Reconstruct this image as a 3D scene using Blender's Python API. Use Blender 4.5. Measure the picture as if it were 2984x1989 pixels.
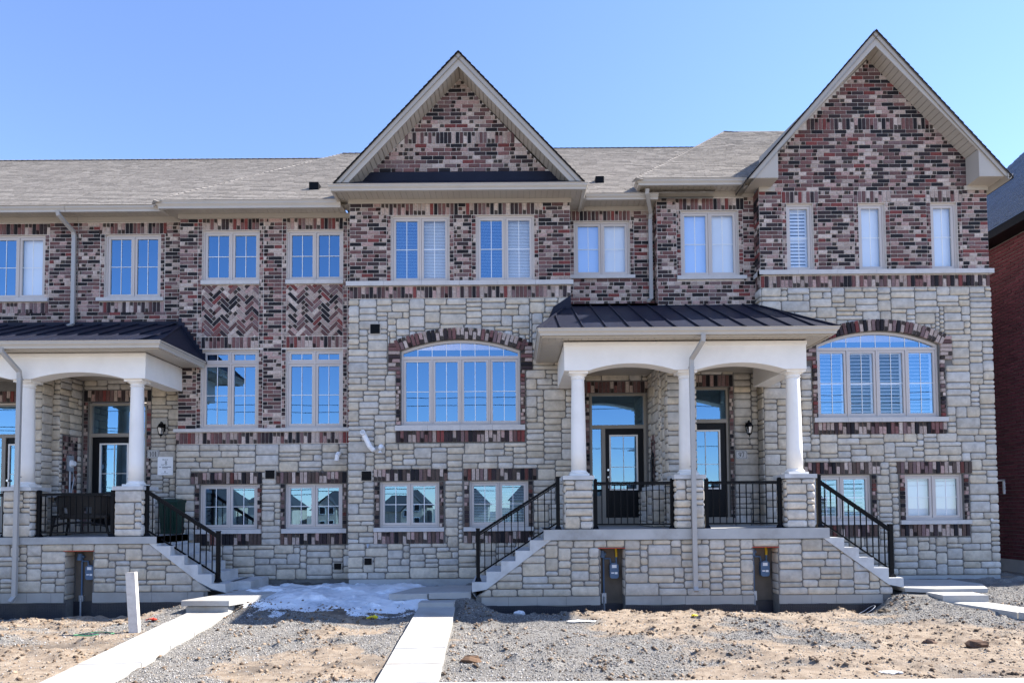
import bpy, math, random
import numpy as np
from mathutils import Matrix, Vector

for o in list(bpy.data.objects):
    bpy.data.objects.remove(o)
S = bpy.context.scene
COL = S.collection
R = math.radians
rng = random.Random(11)

# ------------------------------------------------------------------ camera
EYE = 1.9
cam_d = bpy.data.cameras.new('camera')
cam_d.sensor_width = 36.0
cam_d.lens = 24.0
cam_d.shift_y = 0.1373
cam_d.clip_start = 0.1
cam_d.clip_end = 3000
cam = bpy.data.objects.new('camera', cam_d)
COL.objects.link(cam)
cam.matrix_world = Matrix.Translation((0, 0, EYE)) @ Matrix.Rotation(R(90 + 2.3), 4, 'X') @ Matrix.Rotation(R(-0.42), 4, 'Z')
S.camera = cam

# ------------------------------------------------------------------ sky, sun, exposure
SUN_TO = Vector((1.0, 0.20, 1.0)).normalized()          # direction towards the sun
SUN_EL = math.asin(SUN_TO.z)
SUN_AZ = math.atan2(SUN_TO.x, SUN_TO.y)                  # from +Y towards +X
W = bpy.data.worlds.new('World')
S.world = W
W.use_nodes = True
nt = W.node_tree
nt.nodes.clear()
sky = nt.nodes.new('ShaderNodeTexSky')
sky.sky_type = 'NISHITA'
sky.sun_disc = False
sky.sun_elevation = SUN_EL
sky.sun_rotation = SUN_AZ
sky.altitude = 200
sky.air_density = 1.0
sky.dust_density = 0.0
sky.ozone_density = 6.0
bg = nt.nodes.new('ShaderNodeBackground')
bg.inputs['Strength'].default_value = 0.122
wo = nt.nodes.new('ShaderNodeOutputWorld')
grade = nt.nodes.new('ShaderNodeMix')                     # camera white balance of the sky light
grade.data_type = 'RGBA'
grade.blend_type = 'MULTIPLY'
grade.inputs[0].default_value = 1.0
grade.inputs[7].default_value = (1.0, 0.90, 0.95, 1)
nt.links.new(sky.outputs[0], grade.inputs[6])
nt.links.new(grade.outputs[2], bg.inputs[0])
nt.links.new(bg.outputs[0], wo.inputs[0])
sl = bpy.data.lights.new('sun', 'SUN')
sl.energy = 5.0
sl.angle = R(0.53)
sl.color = (1.0, 0.95, 0.88)
sun = bpy.data.objects.new('sun', sl)
COL.objects.link(sun)
sun.rotation_euler = SUN_TO.to_track_quat('Z', 'Y').to_euler()
sun.location = (20, 10, 30)
S.view_settings.view_transform = 'Standard'
S.view_settings.look = 'None'
S.view_settings.gamma = 1.0
S.view_settings.use_curve_mapping = False
S.view_settings.exposure = 1.58
try:
    S.cycles.use_denoising = True
    S.cycles.max_bounces = 8
    S.cycles.transparent_max_bounces = 12
except Exception:
    pass

# ------------------------------------------------------------------ materials
MATS = {}

def new_mat(name):
    m = bpy.data.materials.new(name)
    m.use_nodes = True
    t = m.node_tree
    t.nodes.clear()
    out = t.nodes.new('ShaderNodeOutputMaterial')
    p = t.nodes.new('ShaderNodeBsdfPrincipled')
    t.links.new(p.outputs[0], out.inputs[0])
    MATS[name] = m
    return m, t, p, out

def nd(t, kind, **kw):
    n = t.nodes.new(kind)
    for k, v in kw.items():
        setattr(n, k, v)
    return n

def noise(t, vec, scale, detail=4, rough=0.55):
    n = nd(t, 'ShaderNodeTexNoise')
    n.inputs['Scale'].default_value = scale
    n.inputs['Detail'].default_value = detail
    n.inputs['Roughness'].default_value = rough
    t.links.new(vec, n.inputs['Vector'])
    return n.outputs[0]

def mapr(t, val, a, b, c, d):
    n = nd(t, 'ShaderNodeMapRange')
    t.links.new(val, n.inputs[0])
    for i, x in enumerate((a, b, c, d)):
        n.inputs[i + 1].default_value = x
    return n.outputs[0]

def mixc(t, fac, a, b, mode='MIX'):
    n = nd(t, 'ShaderNodeMix', data_type='RGBA', blend_type=mode)
    for s, v in ((0, fac), (6, a), (7, b)):
        if isinstance(v, (int, float)):
            n.inputs[s].default_value = v
        elif isinstance(v, tuple):
            n.inputs[s].default_value = (v[0], v[1], v[2], 1)
        else:
            t.links.new(v, n.inputs[s])
    return n.outputs[2]

def mul(t, a, b):
    n = nd(t, 'ShaderNodeMath', operation='MULTIPLY')
    for i, v in enumerate((a, b)):
        if isinstance(v, (int, float)):
            n.inputs[i].default_value = v
        else:
            t.links.new(v, n.inputs[i])
    return n.outputs[0]

def bump(t, p, h, strength, dist):
    b = nd(t, 'ShaderNodeBump')
    b.inputs['Strength'].default_value = strength
    b.inputs['Distance'].default_value = dist
    t.links.new(h, b.inputs['Height'])
    t.links.new(b.outputs[0], p.inputs['Normal'])

def M(name, col, rough=0.6, metal=0.0, var=0.12, vs=3.0, bstr=0.0, bs=60.0, bd=0.004, tint=None, tfac=0.0, spec=0.4, attr=False):
    """a painted / cast / natural surface: base colour with soft uneven tone, optional grain relief, optional stain colour"""
    m, t, p, out = new_mat(name)
    pos = nd(t, 'ShaderNodeNewGeometry').outputs['Position']
    base = nd(t, 'ShaderNodeRGB')
    base.outputs[0].default_value = (*col, 1)
    c = base.outputs[0]
    if attr:
        at = nd(t, 'ShaderNodeAttribute', attribute_name='Col')
        oi = nd(t, 'ShaderNodeObjectInfo')
        c = mixc(t, 1.0, at.outputs['Color'], oi.outputs['Color'], 'MULTIPLY')
    v = mapr(t, noise(t, pos, vs, 5), 0.25, 0.75, 1 - var, 1 + var)
    vv = nd(t, 'ShaderNodeCombineColor')
    for i in range(3):
        t.links.new(v, vv.inputs[i])
    c = mixc(t, 1.0, c, vv.outputs[0], 'MULTIPLY')
    if tint:
        f = mapr(t, noise(t, pos, vs * 0.45, 6, 0.7), 0.5, 0.72, 0, tfac)
        c = mixc(t, f, c, tint)
    t.links.new(c, p.inputs['Base Color'])
    p.inputs['Roughness'].default_value = rough
    p.inputs['Metallic'].default_value = metal
    p.inputs['Specular IOR Level'].default_value = spec
    if bstr:
        bump(t, p, noise(t, pos, bs, 5, 0.6), bstr, bd)
    return m

M('brick', (1, 1, 1), 0.85, var=0.32, vs=26, bstr=0.5, bs=90, bd=0.004, attr=True, spec=0.25)
M('stone', (1, 1, 1), 0.9, var=0.20, vs=9, bstr=0.9, bs=34, bd=0.012, attr=True, spec=0.2, tint=(0.24, 0.22, 0.20), tfac=0.45)
M('brick_mortar', (0.58, 0.525, 0.47), 0.95, var=0.15, vs=14, bstr=0.4, bs=150, bd=0.003)
M('stone_mortar', (0.155, 0.147, 0.135), 0.95, var=0.2, vs=8, bstr=0.4, bs=150, bd=0.003)
M('cast_sill', (0.52, 0.50, 0.48), 0.85, var=0.1, vs=6, bstr=0.3, bs=120, bd=0.002)
M('concrete', (0.38, 0.38, 0.37), 0.9, var=0.16, vs=2.5, bstr=0.4, bs=80, bd=0.003, tint=(0.22, 0.21, 0.19), tfac=0.7)
M('concrete_stair', (0.52, 0.52, 0.51), 0.9, var=0.14, vs=3.5, bstr=0.4, bs=80, bd=0.003, tint=(0.30, 0.28, 0.26), tfac=0.6)
M('concrete_path', (0.37, 0.36, 0.34), 0.9, var=0.10, vs=2.6, bstr=0.3, bs=140, bd=0.002, tint=(0.25, 0.215, 0.175), tfac=0.7)
M('parge', (0.33, 0.31, 0.28), 0.95, var=0.15, vs=2, bstr=0.4, bs=60, bd=0.003, tint=(0.20, 0.19, 0.18), tfac=0.6)
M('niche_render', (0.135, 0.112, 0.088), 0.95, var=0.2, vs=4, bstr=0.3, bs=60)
M('vinyl', (0.53, 0.48, 0.445), 0.45, var=0.04, vs=2)
M('muntin_white', (0.8, 0.8, 0.8), 0.4, var=0.02)
M('trim', (0.43, 0.385, 0.325), 0.45, var=0.05, vs=1.5)
M('trim_dark', (0.27, 0.24, 0.20), 0.5, var=0.05, vs=1.5)
M('white_paint', (0.82, 0.78, 0.72), 0.6, var=0.05, vs=2.5, bstr=0.06, bs=40, tint=(0.62, 0.57, 0.50), tfac=0.25)
M('black_metal', (0.004, 0.004, 0.005), 0.45, metal=0.0, var=0.1, spec=0.12)
M('roof_metal', (0.018, 0.020, 0.033), 0.45, metal=0.0, var=0.15, vs=2, spec=0.10)
M('membrane', (0.018, 0.018, 0.026), 0.45, var=0.3, vs=3, spec=0.5, tint=(0.08, 0.07, 0.06), tfac=0.4)
M('door_black', (0.006, 0.006, 0.007), 0.5, var=0.1, spec=0.2)
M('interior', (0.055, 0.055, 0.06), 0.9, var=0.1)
M('blind', (0.82, 0.83, 0.84), 0.6, var=0.02)
M('steel', (0.55, 0.55, 0.55), 0.25, metal=1.0, var=0.05)
M('galvanised', (0.45, 0.47, 0.50), 0.45, metal=0.6, var=0.15, vs=20)
M('gutter_metal', (0.44, 0.395, 0.335), 0.35, var=0.05, spec=0.5)
M('downspout_metal', (0.36, 0.345, 0.325), 0.35, var=0.05, spec=0.5)
M('meter_grey', (0.085, 0.15, 0.25), 0.5, var=0.08)
M('yellow_paint', (0.62, 0.42, 0.02), 0.5, var=0.1)
M('pvc', (0.8, 0.8, 0.8), 0.35, var=0.03)
M('wicker', (0.010, 0.008, 0.007), 0.6, var=0.4, vs=60, bstr=0.8, bs=90, bd=0.006)
M('bin_green', (0.003, 0.028, 0.019), 0.5, var=0.1)
M('plaque', (0.46, 0.45, 0.43), 0.7, var=0.08, vs=15)
M('ink', (0.01, 0.01, 0.012), 0.6, var=0.0)
M('paper', (0.82, 0.83, 0.84), 0.6, var=0.02)
M('stake_wood', (0.58, 0.54, 0.49), 0.8, var=0.12, vs=10, bstr=0.3, bs=50, tint=(0.30, 0.24, 0.19), tfac=0.5)
M('asphalt', (0.26, 0.245, 0.225), 0.9, var=0.2, vs=5, bstr=0.5, bs=150)  # lightened beyond real asphalt so the road bounces sunlight onto the shaded facades
M('pebble', (1, 1, 1), 0.9, var=0.25, vs=30, attr=True, spec=0.2)
M('scrap_yellow', (0.75, 0.60, 0.02), 0.5, var=0.1)
M('scrap_red', (0.55, 0.05, 0.02), 0.6, var=0.2)
M('scrap_green', (0.06, 0.22, 0.10), 0.6, var=0.2)
M('scrap_white', (0.75, 0.75, 0.74), 0.6, var=0.1)
M('cable_black', (0.01, 0.01, 0.01), 0.5, var=0.0)
M('far_wall', (0.42, 0.36, 0.29), 0.9, var=0.15, vs=1)
M('far_roof', (0.035, 0.035, 0.04), 0.9, var=0.2, vs=1)
M('pole_wood', (0.10, 0.075, 0.055), 0.9, var=0.2)
M('bark', (0.06, 0.05, 0.04), 0.95, var=0.3)

# snow: bright, slightly translucent, with melt pits
m, t, p, out = new_mat('snow')
pos = nd(t, 'ShaderNodeNewGeometry').outputs['Position']
c = mixc(t, mapr(t, noise(t, pos, 2.2, 6, 0.65), 0.48, 0.66, 0, 1), (0.76, 0.79, 0.82), (0.42, 0.47, 0.53))
t.links.new(c, p.inputs['Base Color'])
p.inputs['Roughness'].default_value = 0.45
bump(t, p, noise(t, pos, 22, 6, 0.7), 0.7, 0.03)

# ground: colour attribute holds how sandy, how wet the soil is
m, t, p, out = new_mat('soil')
pos = nd(t, 'ShaderNodeNewGeometry').outputs['Position']
at = nd(t, 'ShaderNodeAttribute', attribute_name='Col')
sep = nd(t, 'ShaderNodeSeparateColor')
t.links.new(at.outputs['Color'], sep.inputs[0])
g1 = mapr(t, noise(t, pos, 55, 3, 0.7), 0.3, 0.7, 0, 1)
grav = mixc(t, g1, (0.085, 0.079, 0.072), (0.29, 0.275, 0.25))
s1 = mapr(t, noise(t, pos, 7, 6, 0.65), 0.35, 0.68, 0, 1)
sand = mixc(t, s1, (0.20, 0.150, 0.106), (0.345, 0.28, 0.212))
cc = mixc(t, sep.outputs[0], grav, sand)
cl = mapr(t, noise(t, pos, 17, 4, 0.6), 0.60, 0.74, 0, 0.75)
cc = mixc(t, cl, cc, (0.07, 0.05, 0.035))
cc = mixc(t, mul(t, sep.outputs[1], 0.8), cc, (0.035, 0.033, 0.033))
t.links.new(cc, p.inputs['Base Color'])
rr = mapr(t, sep.outputs[1], 0, 1, 0.95, 0.4)
t.links.new(rr, p.inputs['Roughness'])
p.inputs['Specular IOR Level'].default_value = 0.25
h1 = noise(t, pos, 60, 5, 0.75)
bump(t, p, h1, 0.9, 0.02)

# roof shingles: rows are real steps, the tabs get their own tone
m, t, p, out = new_mat('shingle')
pos = nd(t, 'ShaderNodeNewGeometry').outputs['Position']
at = nd(t, 'ShaderNodeAttribute', attribute_name='Col')
v = mapr(t, noise(t, pos, 18, 3, 0.7), 0.3, 0.7, 0.78, 1.2)
vv = nd(t, 'ShaderNodeCombineColor')
for i in range(3):
    t.links.new(v, vv.inputs[i])
c = mixc(t, 1.0, at.outputs['Color'], vv.outputs[0], 'MULTIPLY')
t.links.new(c, p.inputs['Base Color'])
p.inputs['Roughness'].default_value = 0.95
p.inputs['Specular IOR Level'].default_value = 0.15
bump(t, p, noise(t, pos, 120, 3, 0.7), 0.5, 0.004)

# coated window glass: clear with a strong bluish mirror
def glass(name, fac, tint):
    m, t, p, out = new_mat(name)
    t.nodes.remove(p)
    tr = nd(t, 'ShaderNodeBsdfTransparent')
    tr.inputs[0].default_value = (0.96, 0.98, 0.99, 1)
    gl = nd(t, 'ShaderNodeBsdfGlossy')
    gl.inputs['Color'].default_value = (*tint, 1)
    gl.inputs['Roughness'].default_value = 0.0
    pos = nd(t, 'ShaderNodeNewGeometry').outputs['Position']
    b = nd(t, 'ShaderNodeBump')
    b.inputs['Strength'].default_value = 0.05
    b.inputs['Distance'].default_value = 0.01
    t.links.new(noise(t, pos, 1.3, 1), b.inputs['Height'])
    t.links.new(b.outputs[0], gl.inputs['Normal'])
    mx = nd(t, 'ShaderNodeMixShader')
    mx.inputs[0].default_value = fac
    t.links.new(tr.outputs[0], mx.inputs[1])
    t.links.new(gl.outputs[0], mx.inputs[2])
    t.links.new(mx.outputs[0], out.inputs[0])
glass('glass', 0.36, (0.36, 0.68, 1.0))
glass('glass_clear', 0.15, (0.55, 0.80, 1.0))  # same window glass, mirror weakened so panes with blinds look brighter lit
glass('lamp_glass', 0.25, (1, 1, 1))

# ------------------------------------------------------------------ helpers
LOC = {}

def thing(name, label, cat, loc=(0, 0, 0), group=None, kind=None):
    o = bpy.data.objects.new(name, None)
    o.empty_display_size = 0.2
    COL.objects.link(o)
    o.location = loc
    tag(o, label, cat, group, kind)
    LOC[o.name] = Vector(loc)
    return o

def tag(o, label=None, cat=None, group=None, kind=None):
    if label:
        o['label'] = label
    if cat:
        o['category'] = cat
    if group:
        o['group'] = group
    if kind:
        o['kind'] = kind
    return o

def attach(o, parent):
    COL.objects.link(o)
    if parent is not None:
        o.parent = parent
        if parent.name in LOC:
            o.matrix_parent_inverse = Matrix.Translation(-LOC[parent.name])

class Frame:
    """a wall plane: x runs along it, z up, d outwards"""
    def __init__(self, o, ex, n):
        self.o, self.ex, self.n = Vector(o), Vector(ex), Vector(n)
    def p(self, x, z, d=0.0):
        return (self.o.x + self.ex.x * x + self.n.x * d, self.o.y + self.ex.y * x + self.n.y * d, self.o.z + z)
    def mat(self, x, z, d, ang=0.0):
        c, s = math.cos(ang), math.sin(ang)
        ez = Vector((0, 0, 1))
        X = self.ex * c + ez * s
        Z = ez * c - self.ex * s
        Y = -self.n
        T = Vector(self.p(x, z, d))
        return Matrix(((X.x, Y.x, Z.x, T.x), (X.y, Y.y, Z.y, T.y), (X.z, Y.z, Z.z, T.z), (0, 0, 0, 1)))

def front(y):
    return Frame((0, y, 0), (1, 0, 0), (0, -1, 0))
def facing_left(x):      # n = -X, wall coordinate = -Y
    return Frame((x, 0, 0), (0, -1, 0), (-1, 0, 0))
def facing_right(x):     # n = +X, wall coordinate = Y
    return Frame((x, 0, 0), (0, 1, 0), (1, 0, 0))

class MB:
    def __init__(self):
        self.v, self.f, self.c, self.m = [], [], [], []
    def add(self, vs, fs, col=None, mi=0):
        b = len(self.v)
        self.v.extend(vs)
        for f in fs:
            self.f.append(tuple(b + i for i in f))
            self.c.append(col if col else (1, 1, 1))
            self.m.append(mi)
        return self
    def box(self, x0, x1, y0, y1, z0, z1, col=None, mi=0):
        return self.add([(x0, y0, z0), (x1, y0, z0), (x1, y1, z0), (x0, y1, z0), (x0, y0, z1), (x1, y0, z1), (x1, y1, z1), (x0, y1, z1)],
                        [(0, 3, 2, 1), (4, 5, 6, 7), (0, 1, 5, 4), (1, 2, 6, 5), (2, 3, 7, 6), (3, 0, 4, 7)], col, mi)
    def fbox(self, F, x0, x1, z0, z1, d0, d1, col=None, mi=0):
        vs = [F.p(x0, z0, d1), F.p(x1, z0, d1), F.p(x1, z0, d0), F.p(x0, z0, d0), F.p(x0, z1, d1), F.p(x1, z1, d1), F.p(x1, z1, d0), F.p(x0, z1, d0)]
        return self.add(vs, [(0, 3, 2, 1), (4, 5, 6, 7), (0, 1, 5, 4), (1, 2, 6, 5), (2, 3, 7, 6), (3, 0, 4, 7)], col, mi)
    def fprism(self, F, poly, d0, d1, col=None, mi=0):
        n = len(poly)
        vs = [F.p(x, z, d1) for x, z in poly] + [F.p(x, z, d0) for x, z in poly]
        fs = [tuple(range(n)), tuple(range(2 * n - 1, n - 1, -1))]
        for i in range(n):
            j = (i + 1) % n
            fs.append((i, i + n, j + n, j))
        return self.add(vs, fs, col, mi)
    def tube(self, pts, r, n=8, col=None, mi=0, caps=True):
        pts = [Vector(p) for p in pts]
        rs = r if isinstance(r, (list, tuple)) else [r] * len(pts)
        b = []
        up = Vector((0, 0, 1))
        vs, fs = [], []
        for i, p in enumerate(pts):
            d = (pts[min(i + 1, len(pts) - 1)] - pts[max(i - 1, 0)]).normalized()
            a = d.cross(up)
            if a.length < 0.05:
                a = d.cross(Vector((0, 1, 0)))
            a.normalize()
            c = a.cross(d)
            for k in range(n):
                q = p + (a * math.cos(2 * math.pi * k / n) + c * math.sin(2 * math.pi * k / n)) * rs[i]
                vs.append(tuple(q))
        for i in range(len(pts) - 1):
            for k in range(n):
                k2 = (k + 1) % n
                fs.append((i * n + k, i * n + k2, (i + 1) * n + k2, (i + 1) * n + k))
        if caps:
            fs.append(tuple(range(n - 1, -1, -1)))
            fs.append(tuple(range((len(pts) - 1) * n, len(pts) * n)))
        return self.add(vs, fs, col, mi)
    def lathe(self, cx, cy, prof, n=24, col=None, mi=0):
        vs, fs = [], []
        for r, z in prof:
            for k in range(n):
                a = 2 * math.pi * k / n
                vs.append((cx + r * math.cos(a), cy + r * math.sin(a), z))
        for i in range(len(prof) - 1):
            for k in range(n):
                k2 = (k + 1) % n
                fs.append((i * n + k, i * n + k2, (i + 1) * n + k2, (i + 1) * n + k))
        fs.append(tuple(range(n - 1, -1, -1)))
        fs.append(tuple(range((len(prof) - 1) * n, len(prof) * n)))
        return self.add(vs, fs, col, mi)
    def sweep(self, prof, path, col=None, mi=0):
        """prof: points (a, b) laid at each station of the path; path: list of functions (a, b) -> xyz"""
        n = len(prof)
        vs, fs = [], []
        for fn in path:
            vs += [fn(a, b) for a, b in prof]
        for i in range(len(path) - 1):
            for k in range(n):
                k2 = (k + 1) % n
                fs.append((i * n + k, i * n + k2, (i + 1) * n + k2, (i + 1) * n + k))
        fs.append(tuple(range(n - 1, -1, -1)))
        fs.append(tuple(range((len(path) - 1) * n, len(path) * n)))
        return self.add(vs, fs, col, mi)
    def mesh(self, name, mats, smooth=False):
        me = bpy.data.meshes.new(name)
        me.from_pydata(self.v, [], self.f)
        for mm in (mats if isinstance(mats, (list, tuple)) else [mats]):
            me.materials.append(MATS[mm])
        a = me.attributes.new('Col', 'FLOAT_COLOR', 'FACE')
        arr = np.ones((len(self.f), 4), dtype=np.float32)
        if self.c:
            arr[:, :3] = np.array(self.c, dtype=np.float32)
        a.data.foreach_set('color', arr.ravel())
        if any(self.m):
            me.polygons.foreach_set('material_index', self.m)
        if smooth:
            me.polygons.foreach_set('use_smooth', [True] * len(self.f))
        me.update()
        return me
    def build(self, name, mats, parent=None, smooth=False, kind=None, label=None):
        o = bpy.data.objects.new(name, self.mesh(name, mats, smooth))
        attach(o, parent)
        if kind:
            o['kind'] = kind
        if label:
            o['label'] = label
        return o

def inst(name, me, Mx, parent, color=None):
    o = bpy.data.objects.new(name, me)
    attach(o, parent)
    o.matrix_basis = Mx
    if color:
        o.color = (*color, 1)
    return o

def clip(poly, a, b, c):
    """keep the part of a convex polygon where a*x + b*z <= c"""
    out = []
    n = len(poly)
    for i in range(n):
        p, q = poly[i], poly[(i + 1) % n]
        fp, fq = a * p[0] + b * p[1] - c, a * q[0] + b * q[1] - c
        if fp <= 0:
            out.append(p)
        if (fp < 0 < fq) or (fq < 0 < fp):
            k = fp / (fp - fq)
            out.append((p[0] + (q[0] - p[0]) * k, p[1] + (q[1] - p[1]) * k))
    return out

def area(poly):
    return 0.5 * abs(sum(poly[i][0] * poly[(i + 1) % len(poly)][1] - poly[(i + 1) % len(poly)][0] * poly[i][1] for i in range(len(poly))))

# ------------------------------------------------------------------ masonry
BL, BH, BP, BC = 0.255, 0.0765, 0.267, 0.089
PAL = [((0.017, 0.015, 0.018), 15), ((0.040, 0.028, 0.030), 9), ((0.118, 0.064, 0.060), 16), ((0.165, 0.080, 0.074), 14),
       ((0.170, 0.046, 0.042), 6), ((0.170, 0.110, 0.106), 12), ((0.36, 0.280, 0.240), 21), ((0.45, 0.365, 0.315), 13), ((0.35, 0.235, 0.210), 12)]
PAL_C = [c for c, w in PAL]
PAL_W = [w for c, w in PAL]

def brick_colour():
    i = rng.choices(range(len(PAL)), PAL_W)[0]
    c = PAL_C[i]
    k = rng.uniform(0.85, 1.18)
    var = 0
    if i >= 6:
        var = rng.choices((0, 1, 2), (0.22, 0.39, 0.39))[0]
    elif i in (3, 5):
        var = rng.choices((0, 1, 2), (0.6, 0.2, 0.2))[0]
    return tuple(x * k for x in c), var

class Masonry:
    """gathers the bricks and stones of one thing; the largest become parts, the rest one joined part"""
    def __init__(self, parent, plain=None):
        self.parent, self.bricks, self.stones, self.plain = parent, [], [], plain
    # -- bricks
    def brick(self, F, x, z, w, h, ang=0.0, t=0.012, rank=1):
        if self.plain:
            k = rng.uniform(0.75, 1.2)
            col, var = tuple(q * k for q in self.plain), 0
        else:
            col, var = brick_colour()
            if z < 3.1 and col[0] > 1.8 * col[1]:                       # the basement courses are a browner batch
                col = (col[0] * .72, col[1] * .95, col[2] * .85)
        self.bricks.append((F, x, z, w, h, ang, t, col, var, rank, None))
    def brick_poly(self, F, poly, t=0.012):
        col, var = brick_colour()
        self.bricks.append((F, 0, 0, 0, 0, 0, t, col, 0, 9, poly))
    def courses(self, F, z0, z1, iv, holes=(), t=0.012, seed=0):
        """running bond between z0 and z1; iv = (x0, x1) or a function z -> (x0, x1)"""
        n = max(1, round((z1 - z0) / BC))
        pitch = (z1 - z0) / n
        for k in range(n):
            za, zb = z0 + k * pitch, z0 + (k + 1) * pitch
            zm = (za + zb) / 2
            x0, x1 = iv(zm) if callable(iv) else iv
            if x1 - x0 < 0.04:
                continue
            spans = [(x0, x1)]
            for hx0, hx1, hz0, hz1 in holes:
                if hz0 < zm < hz1:
                    ns = []
                    for a, b in spans:
                        if hx1 <= a or hx0 >= b:
                            ns.append((a, b))
                            continue
                        if hx0 - a > 0.03:
                            ns.append((a, hx0))
                        if b - hx1 > 0.03:
                            ns.append((hx1, b))
                    spans = ns
            for a, b in spans:
                off = ((k + seed) % 2) * BP / 2 + 0.13 * ((seed * 7) % 3)
                s = math.floor((a - off) / BP) * BP + off
                cuts = [a]
                while s < b:
                    if s - a > 0.055 and b - s > 0.055:
                        cuts.append(s)
                    s += BP
                cuts.append(b)
                for c0, c1 in zip(cuts, cuts[1:]):
                    w = c1 - c0 - 0.012
                    if w > 0.02:
                        full = abs(w - BL) < 0.004
                        self.brick(F, (c0 + c1) / 2, zm, BL if full else w, BH if abs(pitch - BC) < 0.003 else pitch - 0.0125,
                                   rng.uniform(-0.004, 0.004), t + rng.uniform(-0.002, 0.003), 2 if full else 8)
    def soldiers(self, F, x0, x1, z0, t=0.014, h=None):
        h = h or BL
        n = max(1, round((x1 - x0) / BC))
        pitch = (x1 - x0) / n
        for k in range(n):
            self.brick(F, x0 + (k + 0.5) * pitch, z0 + h / 2, h, BH, math.pi / 2 * (1 if rng.random() < 0.5 else -1) + rng.uniform(-0.006, 0.006), t + rng.uniform(-0.002, 0.003), 0)
    def headers(self, F, x0, x1, z0, z1, t=0.012):
        n = max(1, round((z1 - z0) / BC))
        pitch = (z1 - z0) / n
        for k in range(n):
            self.brick(F, (x0 + x1) / 2, z0 + (k + 0.5) * pitch, x1 - x0 - 0.011, pitch - 0.0125, 0, t + rng.uniform(-0.002, 0.003), 8)
    def herringbone(self, F, x0, x1, z0, z1, t=0.012):
        u, c45 = BC * 1.0, math.sqrt(0.5)
        L, Wd = 3 * u, u
        cx, cz = (x0 + x1) / 2, (z0 + z1) / 2
        n = 16
        for i in range(-n, n):
            for j in range(-n, n):
                # lattice of the 3:1 herringbone: pairs of one lying and one standing brick
                bx, bz = i * u + j * L, i * u - j * L
                for (px, pz, w, h) in ((bx, bz, L, Wd), (bx, bz + Wd, Wd, L)):
                    pts = [(px + .005, pz + .005), (px + w - .005, pz + .005), (px + w - .005, pz + h - .005), (px + .005, pz + h - .005)]
                    pts = [(cx + (a - b) * c45, cz + (a + b) * c45) for a, b in pts]
                    q = clip(clip(clip(clip(pts, -1, 0, -x0 - .004), 1, 0, x1 - .004), 0, -1, -z0 - .004), 0, 1, z1 - .004)
                    if len(q) < 3 or area(q) < 0.0006:
                        continue
                    if abs(area(q) - area(pts)) < 1e-6:
                        mx, mz = sum(a for a, b in pts) / 4, sum(b for a, b in pts) / 4
                        self.brick(F, mx, mz, BL, BH, math.pi / 4 + (math.pi / 2 if h > w else 0), t + rng.uniform(-0.002, 0.003), 0)
                    else:
                        self.brick_poly(F, q, t)
    def arch(self, F, x0, x1, zs, zc, t=0.05, extra=0.0):
        """a ring of soldiers over a segmental opening"""
        w, r = (x1 - x0) / 2, zc - zs
        Rad = (w * w + r * r) / (2 * r)
        cx, cz = (x0 + x1) / 2, zc - Rad
        a0 = math.asin(min(1, w / Rad)) + extra
        rm = Rad + BL / 2 + 0.008
        n = max(3, round(2 * a0 * (Rad + 0.02) / BC))
        for k in range(n):
            a = -a0 + (k + 0.5) * 2 * a0 / n
            self.brick(F, cx + rm * math.sin(a), cz + rm * math.cos(a), BL, BH, math.pi / 2 - a, t + rng.uniform(-0.002, 0.003), 0)
        return cx, cz, Rad, a0
    # -- stones
    def ashlar(self, F, x0, x1, z0, z1, blocked=None, clips=(), tone=1.0, big=1.0, depth=1.0):
        g = 0.049
        nx, nz = max(2, round((x1 - x0) / g)), max(2, round((z1 - z0) / g))
        gx, gz = (x1 - x0) / nx, (z1 - z0) / nz
        occ = np.zeros((nz, nx), dtype=bool)
        if blocked:
            for j in range(nz):
                for i in range(nx):
                    if blocked(x0 + (i + .5) * gx, z0 + (j + .5) * gz):
                        occ[j, i] = True
        for j in range(nz):
            i = 0
            while i < nx:
                if occ[j, i]:
                    i += 1
                    continue
                run = 0
                while i + run < nx and not occ[j, i + run] and run < 16:
                    run += 1
                h = rng.choices((2, 3, 4, 5), (0.27, 0.45, 0.06, 0.22))[0]
                w = {2: rng.randint(5, 12), 3: rng.randint(6, 11), 4: rng.randint(6, 10), 5: rng.choice((5, 7, 9, 11, 12, 13))}[h]
                w = min(run, round(w * big))
                if 0 < run - w < 3:
                    w = run if run <= 12 else w - 3
                av = 1
                while j + av < nz and av < 7 and not occ[j + av, i:i + w].any():
                    av += 1
                h = min(h, av)
                if av - h == 1:
                    h = av if av <= 5 else h - 1
                if h > w and w >= 2:
                    h = max(2, min(h, w))
                h = max(1, h)
                occ[j:j + h, i:i + w] = True
                self.stone(F, x0 + i * gx, x0 + (i + w) * gx, z0 + j * gz, z0 + (j + h) * gz, clips, tone, (w, h), depth)
                i += w
    def stone(self, F, x0, x1, z0, z1, clips=(), tone=1.0, key=None, depth=1.0):
        k = rng.uniform(0.86, 1.10) * tone
        wm = rng.uniform(-0.05, 0.05)
        col = (0.525 * k * (1 + wm), 0.472 * k, 0.396 * k * (1 - wm * 1.8))
        j = 0.008
        poly = [(x0 + j, z0 + j), (x1 - j, z0 + j), (x1 - j, z1 - j), (x0 + j, z1 - j)]
        full = True
        for a, b, c in clips:
            q = clip(poly, a, b, c)
            if len(q) != 4 or area(q) < area(poly) * 0.999:
                full = False
            poly = q
            if len(poly) < 3:
                return
        if area(poly) < 0.0012:
            return
        self.stones.append((F, x0, x1, z0, z1, col, poly if not full else None, key if full else None, depth))
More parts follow.
